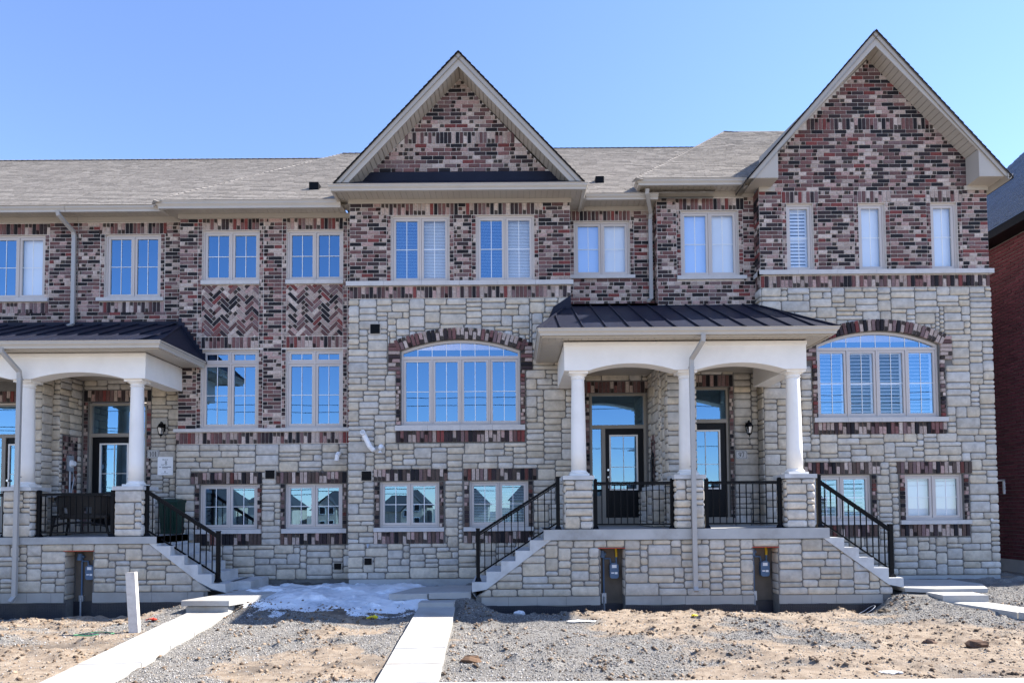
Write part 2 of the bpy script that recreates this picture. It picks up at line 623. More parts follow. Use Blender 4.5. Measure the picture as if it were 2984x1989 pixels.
    @staticmethod
    def stone_geo(poly, r, depth=1.0):
        """pillowed rock face on a convex outline given round its centre"""
        xs, zs = [p[0] for p in poly], [p[1] for p in poly]
        cx, cz = (min(xs) + max(xs)) / 2, (min(zs) + max(zs)) / 2
        hw, hh = (max(xs) - min(xs)) / 2, (max(zs) - min(zs)) / 2
        out = []
        n = len(poly)
        for i in range(n):
            p, a, b = poly[i], poly[i - 1], poly[(i + 1) % n]
            for q in (a, b):
                L = math.hypot(q[0] - p[0], q[1] - p[1]) + 1e-9
                c = min(r.uniform(0.008, 0.040), L * 0.3)
                out.append((p[0] + (q[0] - p[0]) / L * c + r.uniform(-.003, .003), p[1] + (q[1] - p[1]) / L * c + r.uniform(-.003, .003)))
        n = len(out)
        vs = [(x, 0.004, z) for x, z in out]
        def ring(ins, d, jit):
            sx, sz = max(0.15, (hw - ins) / hw), max(0.15, (hh - ins) / hh)
            return [(cx + (x - cx) * sx, -d * depth + r.uniform(-jit, jit), cz + (z - cz) * sz) for x, z in out]
        vs += ring(0.003, 0.014, 0.003)
        vs += ring(min(0.024, hh * 0.45), 0.026, 0.005)
        vs.append((cx + r.uniform(-.3, .3) * hw, -(0.030 + r.uniform(-.005, .010)) * depth, cz + r.uniform(-.3, .3) * hh))
        fs = []
        for k in range(2):
            for i in range(n):
                i2 = (i + 1) % n
                fs.append((k * n + i, k * n + i2, (k + 1) * n + i2, (k + 1) * n + i))
        for i in range(n):
            fs.append((2 * n + i, 2 * n + (i + 1) % n, 3 * n))
        return vs, fs
    # -- turn the lists into objects
    def emit(self, nb=300, ns=300):
        cache = Masonry.cache
        full = [b for b in self.bricks if b[10] is None and abs(b[3] - BL) < .002 and abs(b[4] - BH) < .002]
        full.sort(key=lambda b: b[9])
        chosen = set(id(b) for b in full[:nb])
        mb = MB()
        for b in self.bricks:
            F, x, z, w, h, ang, t, col, var, rank, poly = b
            if id(b) in chosen:
                key = ('brick', var)
                if key not in cache:
                    q = MB()
                    Masonry.brick_geo(q, BL, BH, 0.012, (1, 1, 1), var)
                    cache[key] = q.mesh('brick', 'brick')
                Mx = F.mat(x, z, 0, ang) @ Matrix.Diagonal((1, t / 0.012, 1, 1))
                inst('brick', cache[key], Mx, self.parent, col)
            elif poly is not None:
                mb.fprism(F, poly, 0.0, t, col)
            else:
                q = MB()
                Masonry.brick_geo(q, w, h, t, col, var)
                Mx = F.mat(x, z, 0, ang)
                bse = len(mb.v)
                mb.v += [tuple(Mx @ Vector(v)) for v in q.v]
                mb.f += [tuple(bse + i for i in f) for f in q.f]
                mb.c += q.c
                mb.m += q.m
        if mb.f:
            mb.build('brickwork', 'brick', self.parent, kind='stuff')
        order = sorted(range(len(self.stones)), key=lambda i: -((self.stones[i][2] - self.stones[i][1]) * (self.stones[i][4] - self.stones[i][3]) if self.stones[i][7] else 0))
        chosen = set(i for i in order[:ns] if self.stones[i][7])
        ms = MB()
        r = random.Random(5)
        for i, (F, x0, x1, z0, z1, col, poly, key, depth) in enumerate(self.stones):
            cx, cz = (x0 + x1) / 2, (z0 + z1) / 2
            w, h = (x1 - x0) / 2 - 0.008, (z1 - z0) / 2 - 0.008
            if i in chosen:
                kk = ('stone', key, r.randrange(3), depth, round(w, 2), round(h, 2))
                if kk not in cache:
                    vs, fs = Masonry.stone_geo([(-w, -h), (w, -h), (w, h), (-w, h)], r, depth)
                    q = MB()
                    q.add(vs, fs)
                    cache[kk] = q.mesh('stone', 'stone', smooth=True)
                inst('stone', cache[kk], F.mat(cx, cz, 0, 0), self.parent, col)
            else:
                pl = poly or [(x0 + .008, z0 + .008), (x1 - .008, z0 + .008), (x1 - .008, z1 - .008), (x0 + .008, z1 - .008)]
                vs, fs = Masonry.stone_geo(pl, r, depth)
                ms.add([F.p(v[0], v[2], -v[1]) for v in vs], fs, col)
        if ms.f:
            ms.build('stonework', 'stone', self.parent, smooth=True, kind='stuff')
    @staticmethod
    def brick_geo(q, w, h, t, col, var):
        a, b, c = w / 2, h / 2, 0.003
        vs = [(-a, 0, -b), (a, 0, -b), (a, 0, b), (-a, 0, b), (-a + c, -t, -b + c), (a - c, -t, -b + c), (a - c, -t, b - c), (-a + c, -t, b - c)]
        dark = tuple(x * 0.13 for x in col)
        if var == 0:
            q.add(vs, [(4, 5, 6, 7), (0, 1, 5, 4), (1, 2, 6, 5), (2, 3, 7, 6), (3, 0, 4, 7)], col)
        else:
            s = -a + w * (0.36 if var == 1 else 0.64)
            k = w * 0.02
            vs += [(s - k, -t, -b + c), (s + k, -t, b - c)]
            c0, c1 = (dark, col) if var == 1 else (col, dark)
            q.add(vs, [(4, 8, 9, 7), (3, 0, 4, 7)], c0)
            q.f += [tuple(len(q.v) - 10 + i for i in f) for f in ((8, 5, 6, 9), (1, 2, 6, 5), (0, 1, 5, 8, 4), (2, 3, 7, 9, 6))]
            q.c += [c1, c1, col, col]
            q.m += [0] * 4
Masonry.cache = {}

def panel(F, x0, x1, z0, z1, holes, mb, deep=0.14, mi=0):
    """flat wall face with rectangular openings and their reveals"""
    xs = sorted(set([x0, x1] + [min(max(h[i], x0), x1) for h in holes for i in (0, 1)]))
    zs = sorted(set([z0, z1] + [min(max(h[i], z0), z1) for h in holes for i in (2, 3)]))
    for a, b in zip(xs, xs[1:]):
        for c, d in zip(zs, zs[1:]):
            mx, mz = (a + b) / 2, (c + d) / 2
            if any(h[0] < mx < h[1] and h[2] < mz < h[3] for h in holes):
                continue
            mb.add([F.p(a, c), F.p(b, c), F.p(b, d), F.p(a, d)], [(0, 1, 2, 3)], None, mi)
    for hx0, hx1, hz0, hz1 in holes:
        for (a, c), (b, d) in (((hx0, hz0), (hx1, hz0)), ((hx1, hz0), (hx1, hz1)), ((hx1, hz1), (hx0, hz1)), ((hx0, hz1), (hx0, hz0))):
            mb.add([F.p(a, c, 0), F.p(b, d, 0), F.p(b, d, -deep), F.p(a, c, -deep)], [(0, 1, 2, 3)], None, mi)

def sill(F, x0, x1, z, parent, h=0.085, proud=0.06, name='sill', seg=1.1):
    n = max(1, round((x1 - x0) / seg))
    for k in range(n):
        a, b = x0 + (x1 - x0) * k / n, x0 + (x1 - x0) * (k + 1) / n
        mb = MB()
        mb.fprism(F, [(a + .002, z - h), (b - .002, z - h), (b - .002, z), (a + .002, z)], -0.05, proud)
        mb.build(name, 'cast_sill', parent)

# ------------------------------------------------------------------ windows
def louvres(mb, F, x0, x1, z0, z1, pitch, tilt, d, depth):
    n = int((z1 - z0) / pitch)
    for k in range(n):
        z = z0 + (k + .5) * (z1 - z0) / n
        c, s = math.cos(tilt) * depth / 2, math.sin(tilt) * depth / 2
        th = 0.002
        vs = [F.p(x0, z - s, d + c), F.p(x1, z - s, d + c), F.p(x1, z + s, d - c), F.p(x0, z + s, d - c)]
        vs += [F.p(x0, z - s + th, d + c), F.p(x1, z - s + th, d + c), F.p(x1, z + s + th, d - c), F.p(x0, z + s + th, d - c)]
        mb.add(vs, [(0, 1, 2, 3), (4, 5, 6, 7), (0, 1, 5, 4), (2, 3, 7, 6)])

def cover(F, x0, x1, z0, z1, kind, win):
    mb = MB()
    if kind == 'blind':
        louvres(mb, F, x0, x1, z0, z1, 0.034, 1.02, -0.17, 0.036)
        mb.build('blind', 'blind', win)
    elif kind == 'blind_open':
        louvres(mb, F, x0, x1, z0, z1, 0.034, 0.30, -0.17, 0.034)
        mb.build('blind', 'blind', win)
    elif kind == 'shutter_side':
        cover(F, x0, x1, z0, z1, 'shutter', win)
        return
    elif kind == 'shade_dim':
        cover(F, x0, x1, z0, z1, 'shade', win)
        return
    elif kind == 'shade':
        mb.fbox(F, x0, x1, z0, z1, -0.175, -0.17)
        mb.build('roller_shade', 'blind', win)
    elif kind in ('shutter', 'shutter_closed'):
        w = 0.045
        tilt = 1.2 if kind == 'shutter_closed' else 0.45
        zm = (z0 + z1) / 2
        for a, b, c, d in ((x0, x0 + w, z0, z1), (x1 - w, x1, z0, z1), (x0 + w, x1 - w, z0, z0 + w), (x0 + w, x1 - w, z1 - w, z1), (x0 + w, x1 - w, zm - w / 2, zm + w / 2)):
            mb.fbox(F, a, b, c, d, -0.19, -0.165)
        louvres(mb, F, x0 + w, x1 - w, z0 + w, zm - w / 2, 0.075, tilt, -0.178, 0.066)
        louvres(mb, F, x0 + w, x1 - w, zm + w / 2, z1 - w, 0.075, tilt, -0.178, 0.066)
        mb.build('shutter', 'blind', win)

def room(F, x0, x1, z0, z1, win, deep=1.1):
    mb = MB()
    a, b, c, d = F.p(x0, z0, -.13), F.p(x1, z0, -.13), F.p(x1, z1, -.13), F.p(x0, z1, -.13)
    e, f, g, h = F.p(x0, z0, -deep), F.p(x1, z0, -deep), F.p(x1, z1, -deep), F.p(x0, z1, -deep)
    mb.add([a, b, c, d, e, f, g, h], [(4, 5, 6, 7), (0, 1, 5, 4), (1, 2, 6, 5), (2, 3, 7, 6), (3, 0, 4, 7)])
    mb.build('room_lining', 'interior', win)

def window(F, x0, x1, z0, z1, parent, n=2, transom=None, covers=None, grid=True, arch=None, hm=0.5, clear=('shade', 'shutter', 'shutter_closed', 'blind')):
    """casement window: outer frame, n sashes, divided panes; arch = crown height of a curved head light"""
    fr, ms, mt = 0.042, 0.052, 0.013
    mb = MB()
    d0, d1 = -0.13, -0.055
    ztop = z1
    zc1 = z1                                   # top of the casements
    if arch:
        zc1 = arch['bar'][0]
    if transom:
        zc1 = transom
    # jambs, sill bar
    zj = arch['spring'] if arch else z1
    mb.fbox(F, x0, x0 + fr, z0, zj, d0, d1)
    mb.fbox(F, x1 - fr, x1, z0, zj, d0, d1)
    mb.fbox(F, x0 + fr, x1 - fr, z0, z0 + fr, d0, d1)
    if not arch:
        mb.fbox(F, x0 + fr, x1 - fr, z1 - fr, z1, d0, d1)
    panes, munt, fills = [], MB(), []
    def sash(a, b, c, d, vert=1, horiz=True, cov=None):
        mb.fbox(F, a, a + ms, c, d, d0 + .02, d1 - .012)
        mb.fbox(F, b - ms, b, c, d, d0 + .02, d1 - .012)
        mb.fbox(F, a + ms, b - ms, c, c + ms, d0 + .02, d1 - .012)
        mb.fbox(F, a + ms, b - ms, d - ms, d, d0 + .02, d1 - .012)
        ga, gb, gc, gd = a + ms, b - ms, c + ms, d - ms
        panes.append(([(ga, gc), (gb, gc), (gb, gd), (ga, gd)], cov))
        if grid:
            for k in range(vert):
                xm = ga + (gb - ga) * (k + 1) / (vert + 1)
                munt.fbox(F, xm - mt / 2, xm + mt / 2, gc, gd, -0.089, -0.083)
            if horiz:
                zm = gc + (gd - gc) * hm
                munt.fbox(F, ga, gb, zm - mt / 2, zm + mt / 2, -0.090, -0.082)
        if cov:
            fills.append((ga - .03, gb + .03, gc - .03, gd + .03, cov))
    cm = 0.030
    xa, xb = x0 + fr, x1 - fr
    step = (xb - xa) / n
    for k in range(n):
        a = xa + k * step + (cm / 2 if k else 0)
        b = xa + (k + 1) * step - (cm / 2 if k < n - 1 else 0)
        sash(a + .004, b - .004, z0 + fr + .004, (zc1 if (arch or transom) else z1 - fr) - .004, cov=(covers[k] if covers else None))
        if transom:
            sash(a + .004, b - .004, zc1 + 0.045, z1 - fr - .004, horiz=False)
        if k:
            xm = xa + k * step
            mb.fbox(F, xm - cm / 2, xm + cm / 2, z0 + fr, (zc1 if arch else z1 - fr), d0, d1 + .004)
    if transom:
        mb.fbox(F, xa, xb, zc1, zc1 + 0.04, d0, d1 + .002)
    if arch:
        b0, b1 = arch['bar']
        mb.fbox(F, xa, xb, b0, b1, d0, d1 + .002)
        w, r = (x1 - x0) / 2, z1 - arch['spring']
        Rad = (w * w + r * r) / (2 * r)
        cx, cz = (x0 + x1) / 2, z1 - Rad
        a0 = math.asin(w / Rad)
        N = 28
        fa = 0.06
        def pt(rad, k, wmax):
            a = -a0 + 2 * a0 * k / N
            return (cx + rad * math.sin(a), cz + rad * math.cos(a))
        for k in range(N):
            o0, o1 = pt(Rad, k, 0), pt(Rad, k + 1, 0)
            i0, i1 = pt(Rad - fa, k, 0), pt(Rad - fa, k + 1, 0)
            mb.fprism(F, [i0, i1, o1, o0], d0, d1 + .003)
        head = [(xa, b1)]
        head += [(min(max(q[0], xa), xb), q[1]) for q in (pt(Rad - fa, k, 0) for k in range(N + 1)) if q[1] > b1]
        head += [(xb, b1)]
        panes.append((list(reversed(head)), None))
        for k in range(1, 8):
            xm = xa + (xb - xa) * k / 8
            zt = cz + math.sqrt((Rad - fa) ** 2 - (xm - cx) ** 2)
            munt.fbox(F, xm - mt / 2, xm + mt / 2, b1, zt, -0.089, -0.083)
        # dark corners beside the arch are closed by the wall itself
    win = mb.build('window', 'vinyl', parent)
    for q, cov in panes:
        g = MB()
        x_m, z_m = q[0][0], q[0][1]
        tx, tz = rng.uniform(-.004, .004), rng.uniform(-.003, .003)     # no two panes sit quite true
        g.add([F.p(x, z, -0.095 + (x - x_m) * tx + (z - z_m) * tz) for x, z in q], [tuple(range(len(q)))])
        g.build('pane', 'glass_clear' if cov in clear else 'glass', win)
    if munt.f:
        munt.build('muntin_grid', 'muntin_white', win)
    for a, b, c, d, k in fills:
        cover(F, a, b, c, d, k, win)
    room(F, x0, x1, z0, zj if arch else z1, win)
    if arch:
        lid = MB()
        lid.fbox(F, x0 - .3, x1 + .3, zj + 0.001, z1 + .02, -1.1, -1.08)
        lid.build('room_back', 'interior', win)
    return win

def vent(F, x0, x1, z0, z1, parent):
    mb = MB()
    mb.fbox(F, x0 - .015, x1 + .015, z0 - .015, z1 + .015, -0.01, 0.045)
    o = mb.build('vent', 'trim', parent)
    q = MB()
    q.fbox(F, x0, x1, z0, z1, 0.044, 0.052)
    n = 5
    for k in range(n):
        z = z0 + (k + .5) * (z1 - z0) / n
        q.fbox(F, x0, x1, z - .004, z + .006, 0.05, 0.062)
    q.build('grille', 'black_metal', o)

def gutter(pts, z0, z1, parent, name='gutter', w=0.12):
    """K-profile trough along a plan polyline (outer lip line); the inside lies to the left of travel"""
    h = z1 - z0
    prof = [(0.0, h), (0.006, h * .88), (0.016, h * .80), (0.016, h * .62), (0.05, h * .30), (0.055, 0), (w, 0), (w, h * .98), (w - .012, h * .98), (w - .012, .012), (0.065, .012), (0.03, h * .62), (0.014, h * .99)]
    path = []
    n = len(pts)
    for i in range(n):
        p = Vector((*pts[i], 0))
        dirs = []
        if i > 0:
            dirs.append((p - Vector((*pts[i - 1], 0))).normalized())
        if i < n - 1:
            dirs.append((Vector((*pts[i + 1], 0)) - p).normalized())
        nm = [Vector((-d.y, d.x, 0)) for d in dirs]
        m = sum(nm, Vector()).normalized()
        k = 1 / max(0.3, m.dot(nm[0]))
        path.append(lambda a, b, p=p, m=m, k=k: (p.x + m.x * a * k, p.y + m.y * a * k, z0 + b))
    mb = MB()
    mb.sweep(prof, path)
    return mb.build(name, 'gutter_metal', parent)

def soffit(x0, x1, y0, y1, z, parent, pitch=0.128, along='x'):
    """grooved boards under an eave, each a piece of its own"""
    L = (x1 - x0) if along == 'x' else (y1 - y0)
    n = max(1, round(L / pitch))
    for k in range(n):
        mb = MB()
        if along == 'x':
            a, b = x0 + L * k / n, x0 + L * (k + 1) / n
            mb.box(a + .004, b - .004, y0, y1, z, z + .012)
        else:
            a, b = y0 + L * k / n, y0 + L * (k + 1) / n
            mb.box(x0, x1, a + .004, b - .004, z, z + .012)
        mb.build('soffit_board', 'trim', parent)
    mb = MB()
    mb.box(x0, x1, y0, y1, z + .0125, z + .02)
    mb.build('soffit_backing', 'trim_dark', parent)

def shingles(poly, parent, name='shingles', exposure=0.145, colour=(0.255, 0.23, 0.203), step=0.012, tab=0.31):
    """poly: planar roof facet, first two points = eave line; rows of tabs as real steps"""
    P = [Vector(p) for p in poly]
    ex = (P[1] - P[0]).normalized()
    nrm = ex.cross(P[-1] - P[0]).normalized()
    if nrm.z < 0:
        nrm = -nrm
    up = nrm.cross(ex)
    if up.z < 0:
        up = -up
    pts = [((p - P[0]).dot(ex), (p - P[0]).dot(up)) for p in P]
    top = max(q[1] for q in pts)
    mb = MB()
    n = int(top / exposure) + 1
    mn, mx = min(q[0] for q in pts), max(q[0] for q in pts)
    r = random.Random(int(abs(P[0].x) * 100) + 3)
    for k in range(n):
        v0, v1 = k * exposure, min(top, (k + 1) * exposure)
        off = r.uniform(0, tab)
        x = mn - off
        while x < mx:
            w = r.choice((tab * .5, tab, tab * .75))
            q = [(x + .003, v0), (x + w - .003, v0), (x + w - .003, v1), (x + .003, v1)]
            x += w
            m = len(pts)
            ar = sum(pts[i][0] * pts[(i + 1) % m][1] - pts[(i + 1) % m][0] * pts[i][1] for i in range(m))
            sg = 1 if ar > 0 else -1
            for i in range(m):
                a, b = pts[i], pts[(i + 1) % m]
                ax, az = (b[1] - a[1]) * sg, -(b[0] - a[0]) * sg
                q = clip(q, ax, az, ax * a[0] + az * a[1])
                if len(q) < 3:
                    break
            if len(q) < 3 or area(q) < 1e-4:
                continue
            g = r.uniform(0.90, 1.09)
            lift = step * r.uniform(0.8, 1.3)
            vs = []
            for a, b in q:
                tt = (b - v0) / exposure
                vs.append(P[0] + ex * a + up * b + nrm * (lift * (1 - tt) + .003))
            lo = [P[0] + ex * a + up * b - nrm * 0.002 for a, b in q]
            nq = len(q)
            fs = [tuple(range(nq))]
            for i in range(nq):
                if abs(q[i][1] - v0) < 1e-6 and abs(q[(i + 1) % nq][1] - v0) < 1e-6:
                    fs.append((i, (i + 1) % nq, nq + (i + 1) % nq, nq + i))
            mb.add([tuple(v) for v in vs + lo], fs, tuple(c * g for c in colour))
    base = MB()
    base.add([tuple(p - nrm * 0.004) for p in P], [tuple(range(len(P)))])
    base.add([tuple(p - nrm * 0.12) for p in P], [tuple(range(len(P)))])
    deck = base.build('roof_deck', 'trim_dark', parent)
    return mb.build(name, 'shingle', parent, kind='stuff')

def caps(a, b, parent, colour=(0.225, 0.203, 0.18)):
    """hip and ridge cap pieces along a line"""
    a, b = Vector(a), Vector(b)
    L = (b - a).length
    n = int(L / 0.17)
    d = (b - a).normalized()
    s = d.cross(Vector((0, 0, 1))).normalized()
    up = s.cross(d)
    mb = MB()
    for k in range(n):
        p, q = a + d * (L * k / n - .02), a + d * (L * (k + 1) / n)
        h0, h1 = 0.022, 0.010
        vs = [p - s * .13 - up * .05, p + up * h0, p + s * .13 - up * .05, q - s * .13 - up * .06, q + up * h1, q + s * .13 - up * .06]
        g = rng.uniform(.85, 1.15)
        mb.add([tuple(v) for v in vs], [(0, 1, 4, 3), (1, 2, 5, 4), (0, 2, 1)], tuple(c * g for c in colour))
    mb.build('ridge_caps', 'shingle', parent, kind='stuff')

# ------------------------------------------------------------------ terrain
def lattice(seed):
    return np.random.RandomState(seed).rand(257, 257)
_L = [lattice(s) for s in range(8)]
def vnoise(x, y, s):
    g = _L[s % 8]
    xi, yi = np.floor(x).astype(int), np.floor(y).astype(int)
    fx, fy = x - xi, y - yi
    fx, fy = fx * fx * (3 - 2 * fx), fy * fy * (3 - 2 * fy)
    a, b = g[xi % 256, yi % 256], g[(xi + 1) % 256, yi % 256]
    c, d = g[xi % 256, (yi + 1) % 256], g[(xi + 1) % 256, (yi + 1) % 256]
    return (a * (1 - fx) + b * fx) * (1 - fy) + (c * (1 - fx) + d * fx) * fy
def fbm(x, y, f, o, s=0):
    r, amp, tot = 0, 1.0, 0
    for k in range(o):
        r = r + amp * vnoise(x * f + 13.7 * k, y * f + 7.3 * k, s + k)
        tot += amp
        amp *= 0.55
        f *= 2.03
    return r / tot
def sstep(a, b, x):
    t = np.clip((x - a) / (b - a), 0, 1)
    return t * t * (3 - 2 * t)

def height(x, y):
    x, y = np.asarray(x, float), np.asarray(y, float)
    h = np.zeros_like(x)
    near = sstep(7.5, 8.2, y) * (1 - sstep(16.5, 18, y))
    # bank between the porches and beside the last one
    mid = sstep(-6.6, -5.6, x) * (1 - sstep(-0.9, 0.1, x))
    h = h + mid * 0.26 * sstep(11.4, 13.6, y)
    rgt = sstep(6.2, 7.8, x)
    h = h + rgt * 0.30 * sstep(10.6, 13.2, y)
    lft = 1 - sstep(-7.4, -6.2, x)
    h = h - lft * 0.17 * sstep(10.8, 13.2, y)
    # trench along the porch walls and the slight bank in front of it
    for a, b, yw in ((-0.4, 6.8, 13.05), (-14.5, -6.5, 13.95)):
        m = sstep(a - .5, a + .3, x) * (1 - sstep(b - .3, b + .5, x))
        h = h - m * 0.22 * np.exp(-((y - yw) / 0.42) ** 2)
        h = h + m * 0.05 * np.exp(-((y - yw + 1.1) / 0.5) ** 2)
    h = h + near * ((fbm(x, y, 0.55, 3, 1) - 0.5) * 0.13 + (fbm(x, y, 2.3, 4, 3) - 0.5) * 0.06)
    cl = np.clip(fbm(x * .7, y * 1.3, 3.4, 3, 5) - 0.60, 0, 1)
    h = h + near * cl * 0.28
    # shallow puddle
    h = h - 0.05 * np.exp(-(((x + 6.4) / 0.6) ** 2 + ((y - 9.85) / 0.28) ** 2))
    # soil is cut away under the concrete paths
    for xa, ya, za, xb, yb, zb, w in ((-1.16, 7.45, .045, -1.40, 12.62, .12, .36), (-4.82, 7.45, .045, -5.50, 12.45, .10, .39), (10.3, 7.5, .04, 8.12, 12.35, .20, .36)):
        L2 = (xb - xa) ** 2 + (yb - ya) ** 2
        t = ((x - xa) * (xb - xa) + (y - ya) * (yb - ya)) / L2
        dd = np.abs((x - xa) * (yb - ya) - (y - ya) * (xb - xa)) / math.sqrt(L2)
        zp = za + (zb - za) * np.clip(t, 0, 1)
        m = (1 - sstep(w, w + .22, dd)) * sstep(-.05, .0, t) * (1 - sstep(1.0, 1.04, t))
        h = h * (1 - m) + np.minimum(h, zp - .045) * m
    far = sstep(-20, -90, y)
    h = np.where(y < 5.6, -0.10, h)
    return h - far * 2.6

def sandy(x, y):
    s = fbm(x * 0.75, y * 1.15, 0.62, 4, 2)
    a = sstep(0.47, 0.57, s + 0.10 * np.exp(-((x + 7.6) / 1.7) ** 2) - 0.16 * np.exp(-((x + 4.4) / 0.9) ** 2) - 0.2 * np.exp(-((x + 0.25) / 0.8) ** 2)
              + 0.17 * np.exp(-((x - 3.2) / 3.0) ** 2) * (1 - .6 * sstep(11.4, 12.6, y)) - 0.20 * sstep(6.3, 8.0, x) * sstep(9.6, 11.5, y) + 0.06 * (np.abs(x + 2.9) < .9))
    return np.clip(a, 0, 1)
def wet(x, y):
    w = 0.75 * np.exp(-(((x + 6.4) / 0.75) ** 2 + ((y - 9.85) / 0.32) ** 2))
    w = np.maximum(w, 0.8 * sstep(-5.6, -4.9, x) * (1 - sstep(-1.5, -1.2, x)) * sstep(11.9, 12.4, y))
    w = np.maximum(w, 0.45 * sstep(-1, 0, x) * (1 - sstep(5, 7, x)) * sstep(12.2, 12.7, y))
    w = np.maximum(w, 0.5 * np.clip(fbm(x, y, 1.3, 4, 6) - .58, 0, 1) * 5)
    return np.clip(w, 0, 1)

xs = np.concatenate([np.array([-1500, -600, -250, -120, -60, -35, -22]), np.linspace(-14.5, 13.5, 640), np.array([18, 26, 40, 70, 130, 260, 600, 1500])])
ys = np.concatenate([np.array([-1500, -600, -300, -160, -110, -80, -50, -30, -15, -8, -4, 0, 3, 5, 5.55]), np.linspace(5.65, 16.2, 270), np.array([18, 22, 30, 60, 130, 300, 600, 1500])])
GX, GY = np.meshgrid(xs, ys)
GZ = height(GX, GY)
nx, ny = len(xs), len(ys)
me = bpy.data.meshes.new('ground')
co = np.stack([GX, GY, GZ], -1).reshape(-1, 3).astype(np.float32)
idx = np.arange(nx * ny).reshape(ny, nx)
quads = np.stack([idx[:-1, :-1], idx[:-1, 1:], idx[1:, 1:], idx[1:, :-1]], -1).reshape(-1, 4)
me.vertices.add(len(co)); me.vertices.foreach_set('co', co.ravel())
me.loops.add(quads.size); me.loops.foreach_set('vertex_index', quads.ravel().astype(np.int32))
me.polygons.add(len(quads)); me.polygons.foreach_set('loop_start', np.arange(0, quads.size, 4, dtype=np.int32))
me.update(calc_edges=True)
at = me.attributes.new('Col', 'FLOAT_COLOR', 'POINT')
cc = np.ones((nx * ny, 4), np.float32)
cc[:, 0] = sandy(GX, GY).ravel(); cc[:, 1] = wet(GX, GY).ravel(); cc[:, 2] = 0
at.data.foreach_set('color', cc.ravel())
me.polygons.foreach_set('use_smooth', [True] * len(quads))
me.materials.append(MATS['soil'])
ground = bpy.data.objects.new('ground', me)
COL.objects.link(ground)
tag(ground, 'bare sandy soil and gravel in front of the townhouses', 'ground', kind='structure')

def gz(x, y):
    return float(height(np.array([x]), np.array([y]))[0])

# loose gravel and clods
def scatter(name, n, seed, accept, smin, smax, cols, label, cat, flat=0.7):
    r = np.random.RandomState(seed)
    X = r.uniform(-9.5, 11, n * 3); Y = r.uniform(7.55, 13.4, n * 3)
    # denser close to the camera where each stone shows larger is not needed: uniform per area
    keep = accept(X, Y, r)
    X, Y = X[keep][:n], Y[keep][:n]
    n = len(X)
    Z = height(X, Y)
    s = smin + (smax - smin) * r.rand(n) ** 2.5
    base = np.array([(1, 0, 0), (-1, 0, 0), (0, 1, 0), (0, -1, 0), (0, 0, 1), (0, 0, -1)], float)
    V = base[None] * (s[:, None, None] * (0.7 + 0.6 * r.rand(n, 6, 1)))
    V[:, :, 2] *= flat
    a = r.rand(n) * 6.28
    ca, sa = np.cos(a)[:, None], np.sin(a)[:, None]
    vx = V[:, :, 0] * ca - V[:, :, 1] * sa
    vy = V[:, :, 0] * sa + V[:, :, 1] * ca
    tl = r.uniform(-.5, .5, (n, 1))
    vz = V[:, :, 2] + vx * tl
    P = np.stack([vx + X[:, None], vy + Y[:, None], vz + (Z + s * 0.25)[:, None]], -1).reshape(-1, 3).astype(np.float32)
    tri = np.array([(0, 2, 4), (2, 1, 4), (1, 3, 4), (3, 0, 4), (2, 0, 5), (1, 2, 5), (3, 1, 5), (0, 3, 5)])
    T = (tri[None] + (np.arange(n) * 6)[:, None, None]).reshape(-1, 3)
    me = bpy.data.meshes.new(name)
    me.vertices.add(len(P)); me.vertices.foreach_set('co', P.ravel())
    me.loops.add(T.size); me.loops.foreach_set('vertex_index', T.ravel().astype(np.int32))
    me.polygons.add(len(T)); me.polygons.foreach_set('loop_start', np.arange(0, T.size, 3, dtype=np.int32))
    me.update(calc_edges=True)
    at = me.attributes.new('Col', 'FLOAT_COLOR', 'FACE')
    pal = np.array(cols)[r.randint(0, len(cols), n)] * (0.8 + 0.4 * r.rand(n, 1))
    c4 = np.ones((len(T), 4), np.float32); c4[:, :3] = np.repeat(pal, 8, 0)
    at.data.foreach_set('color', c4.ravel())
    me.materials.append(MATS['pebble'])
    o = bpy.data.objects.new(name, me)
    COL.objects.link(o)
    tag(o, label, cat, kind='stuff')
    return o

def off_paths(X, Y):
    c = -1.18 + (Y - 7.5) * (-0.043)
    l = -4.85 + (Y - 7.5) * (-0.135)
    q = 10.3 + (Y - 7.5) * (-0.4495)
    return (np.abs(X - c) > 0.385) & (np.abs(X - l) > 0.42) & (np.abs(X - q) > 0.42)
def acc_gravel(X, Y, r):
    return off_paths(X, Y) & (r.rand(len(X)) < (1.04 - .90 * sandy(X, Y))) & (Y < np.where((X < -6.2) | ((X > -.4) & (X < 7)), 13.0, 13.4))
def acc_clod(X, Y, r):
    return off_paths(X, Y) & (r.rand(len(X)) < 0.06 + 0.94 * (fbm(X * .7, Y * 1.3, 3.4, 3, 5) > .60)) & (Y < 12.9)
scatter('gravel', 85000, 3, acc_gravel, 0.005, 0.0165, [(0.28, 0.265, 0.245), (0.20, 0.19, 0.178), (0.10, 0.095, 0.09), (0.38, 0.36, 0.335), (0.25, 0.215, 0.175)], 'loose grey gravel strewn along the paths and porches', 'gravel')
scatter('soil_clods', 7000, 8, acc_clod, 0.008, 0.040, [(0.20, 0.14, 0.092), (0.09, 0.062, 0.042), (0.27, 0.20, 0.14), (0.13, 0.095, 0.068)], 'dark crumbly soil clods scattered over the sandy yard', 'soil')

